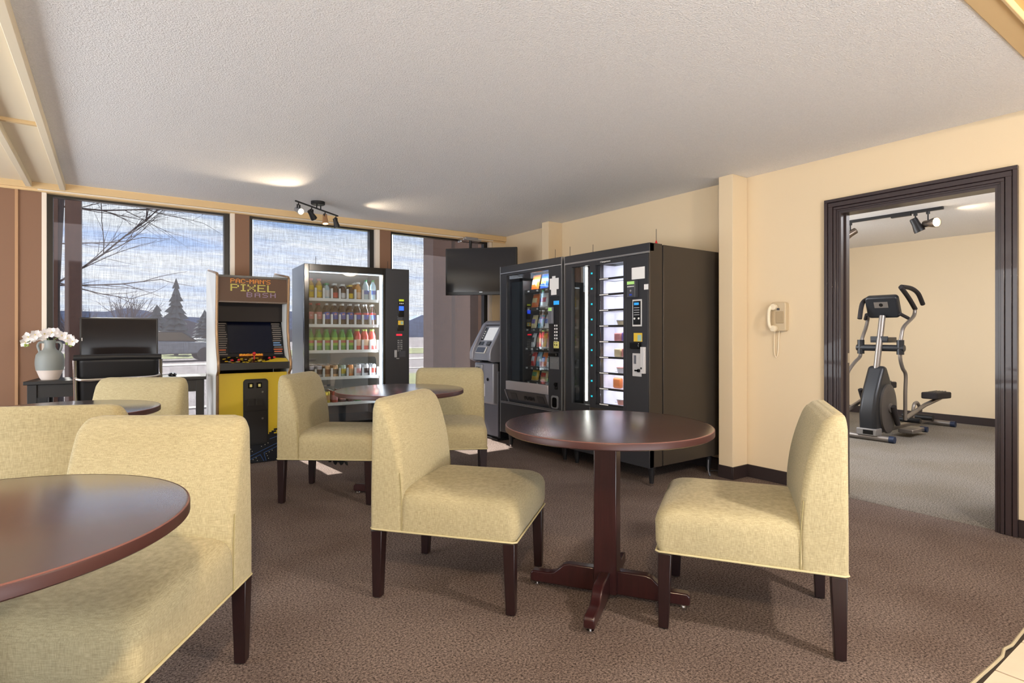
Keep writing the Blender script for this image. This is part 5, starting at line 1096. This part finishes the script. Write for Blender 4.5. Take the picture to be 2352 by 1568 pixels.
# ------------------------------------------------------------------ elliptical trainer
EY = 2.80
el = thing('elliptical_trainer', 'grey elliptical exercise machine standing beyond the doorway', 'exercise machine', (6.75, EY, 0))
EG = mat('trainer_grey', (36, 38, 43), 0.35, metal=0.2); EG2 = mat('trainer_taupe', (70, 66, 64), 0.4); ES = mat('trainer_silver', (128, 122, 118), 0.35, metal=0.6); FOAM = mat('foam_grip', (34, 30, 32), 0.8)
def shroud(poly, hw, name, m, bv):
    b = MB(); b.prism(poly, 'y', -hw, hw); return b.obj(name, m, el, bevel=bv, seg=4)
sp = [(-0.02, 0.07), (-0.04, 0.30), (0.02, 0.50), (0.12, 0.68), (0.19, 0.80), (0.27, 0.80), (0.36, 0.66), (0.46, 0.48), (0.52, 0.32), (0.50, 0.12), (0.42, 0.06)]
shroud(sp, 0.085, 'flywheel_cover', EG, 0.035)
for s in (-1, 1):
    b = MB(); b.lathe([(0.25, s * 0.083), (0.245, s * 0.105), (0.20, s * 0.112), (0.03, s * 0.112)], (0.27, 0, 0.33), 36, axis='y'); d_ = b.obj('side_disc', EG2, el)
    d_.scale = (0.8, 1, 1.1); d_.location = (0.054, 0, -0.033)
    cxp = 0.27 + (0.10 if s < 0 else -0.10); czp = 0.34 + (-0.19 if s < 0 else 0.19)
    MB().cyl((0.27, 0, 0.34), 0.05, s * 0.11, s * 0.125, 20, axis='y').obj('crank_hub', ES, el)
    MB().tube([(0.27, s * 0.14, 0.36), (cxp, s * 0.15, czp)], [0.032, 0.026], 12).obj('crank_arm', FOAM, el)
MB().box(-0.05, 0.10, -0.10, 0.10, 0.055, 0.13).obj('front_shoe', mat('trainer_light', (128, 126, 126), 0.4, metal=0.3), el, bevel=0.008)
MB().box(-0.052, -0.048, -0.07, 0.03, 0.07, 0.115).obj('shoe_opening', BLACKG, el)
def stab(x, y0, y1, z=0.035, r=0.032):
    st = MB().cyl((x, 0, z), r, y0, y1, 14, axis='y').obj('stabiliser', ES, el)
    for y, s in ((y0, -1), (y1, 1)): MB().lathe([(r + 0.005, min(y, y + s * 0.05)), (r + 0.005, max(y, y + s * 0.05))], (x, 0, z), 16, axis='y').obj('end_cap', mat('blue_black_cap', (28, 40, 66), 0.4), st)
stab(0.0, -0.21, 0.21); stab(1.80, -0.20, 0.20)
MB().box(0.0, 1.80, -0.03, 0.03, 0.05, 0.10).obj('base_rail', ES, el, bevel=0.01)
MB().box(0.5, 0.85, -0.25, -0.10, 0.045, 0.09).obj('outrigger', ES, el, bevel=0.01)
MB().cyl((0.85, 0, 0.065), 0.033, -0.27, -0.2, 14, axis='y').obj('end_cap', MATS['blue_black_cap'], el)
b = MB(); b.tube([(0.20, 0, 0.74), (0.36, 0, 1.36)], 0.032, 14); b.obj('mast', ES, el)
cn = MB(); cn.X = Matrix.Translation((0.38, 0, 1.47)) @ Matrix.Rotation(-0.42, 4, 'Y')
cn.prism([(y, z) for y, z in rrect(-0.165, 0.165, -0.13, 0.13, 0.04)], 'x', -0.045, 0.035)
cno = cn.obj('console', EG, el, bevel=0.02, seg=3)
b = MB(); b.X = Matrix.Translation((0.38, 0, 1.47)) @ Matrix.Rotation(-0.42, 4, 'Y'); b.box(-0.05, -0.045, -0.07, 0.07, 0.0, 0.07); b.obj('console_badge', ES, cno)
b = MB(); b.X = Matrix.Translation((0.38, 0, 1.47)) @ Matrix.Rotation(-0.42, 4, 'Y'); b.cyl((-0.051, 0, 0.035), 0.02, -0.002, 0.002, 16, axis='x'); b.obj('console_emblem', BLACKG, cno)
MB().cyl((0.30, 0, 1.0), 0.036, -0.24, 0.24, 16, axis='y').obj('pivot_axle', EG, el)
MB().box(0.27, 0.50, -0.09, 0.09, 1.06, 1.075).box(0.27, 0.285, -0.09, 0.09, 1.075, 1.13).box(0.27, 0.50, -0.09, -0.08, 1.075, 1.12).box(0.27, 0.50, 0.08, 0.09, 1.075, 1.12).obj('accessory_tray', EG, el, bevel=0.005)
MB().tube([(0.37, -0.17, 1.38), (0.46, -0.22, 1.33)], 0.018, 10).tube([(0.37, 0.17, 1.38), (0.46, 0.22, 1.33)], 0.018, 10).obj('fixed_handle', FOAM, el)
def arm(y, P, Hg, low, name='swing_arm'):
    a_ = MB().tube([(x, y, z) for x, z in P], 0.019, 12, smooth_n=6).obj(name, ES, el)
    MB().tube([(x, y, z) for x, z in Hg[:3]], 0.024, 12, smooth_n=5).obj('grip', FOAM, a_)
    MB().tube([(x, y + (0.0), z) for x, z in Hg[3:]], 0.024, 12, smooth_n=5).obj('grip', FOAM, a_)
    MB().cyl((0.30, y, 0), 0.036, 0.93, 1.09, 16).obj('pivot_sleeve', EG, el)
arm(-0.20, [(0.69, 1.46), (0.66, 1.36), (0.40, 1.24), (0.33, 1.14), (0.30, 1.0), (0.30, 0.88), (0.36, 0.78), (0.44, 0.70), (0.43, 0.5), (0.43, 0.20)], [(0.31, 1.67), (0.52, 1.56), (0.70, 1.44), (0.33, 1.675), (0.58, 1.67), (0.78, 1.62), (0.92, 1.50)], 0)
arm(0.20, [(0.50, 1.40), (0.44, 1.25), (0.33, 1.10), (0.30, 1.0), (0.28, 0.90), (0.14, 0.83), (-0.02, 0.72), (-0.06, 0.55), (-0.06, 0.24)], [(0.62, 1.58), (0.58, 1.50), (0.50, 1.36), (0.62, 1.58), (0.45, 1.56), (0.33, 1.50), (0.27, 1.33)], 0)
for y, x0, z0, z1 in ((-0.20, 0.43, 0.22, 0.40), (0.20, -0.06, 0.30, 0.52)):
    r0 = MB().tube([(x0, y, z0), (x0 + 0.55, y, (z0 + z1) / 2 + 0.02), (x0 + 1.02, y, z1 - 0.02)], 0.024, 10).obj('pedal_rail', ES, el)
    if y < 0:
        MB().tube([(0.72, -0.17, 0.20), (0.75, -0.17, 0.34), (0.85, -0.17, 0.36), (0.95, -0.17, 0.26)], 0.018, 10, smooth_n=5).obj('link_arm', ES, el)
    px_ = x0 + 0.72
    b = MB(); b.X = Matrix.Translation((px_, y, z1 + 0.02)) @ Matrix.Rotation(0.03, 4, 'Y'); b.prism(rrect(-0.06, 0.42, -0.085, 0.085, 0.04), 'z', -0.03, 0.045)
    pe = b.obj('pedal', FOAM, el, bevel=0.012)
    for q in range(4): MB().box(px_ + 0.02 + 0.0, px_ + 0.32, y - 0.055 + 0.03 * q, y - 0.043 + 0.03 * q, z1 + 0.055, z1 + 0.069).obj('tread', EG2, pe)
MB().cyl((0.80, 0, 0.16), 0.03, -0.22, 0.0, 14, axis='y').obj('roller', BLACK, el); MB().cyl((1.35, 0, 0.14), 0.035, -0.16, 0.16, 14, axis='y').obj('roller', BLACK, el)
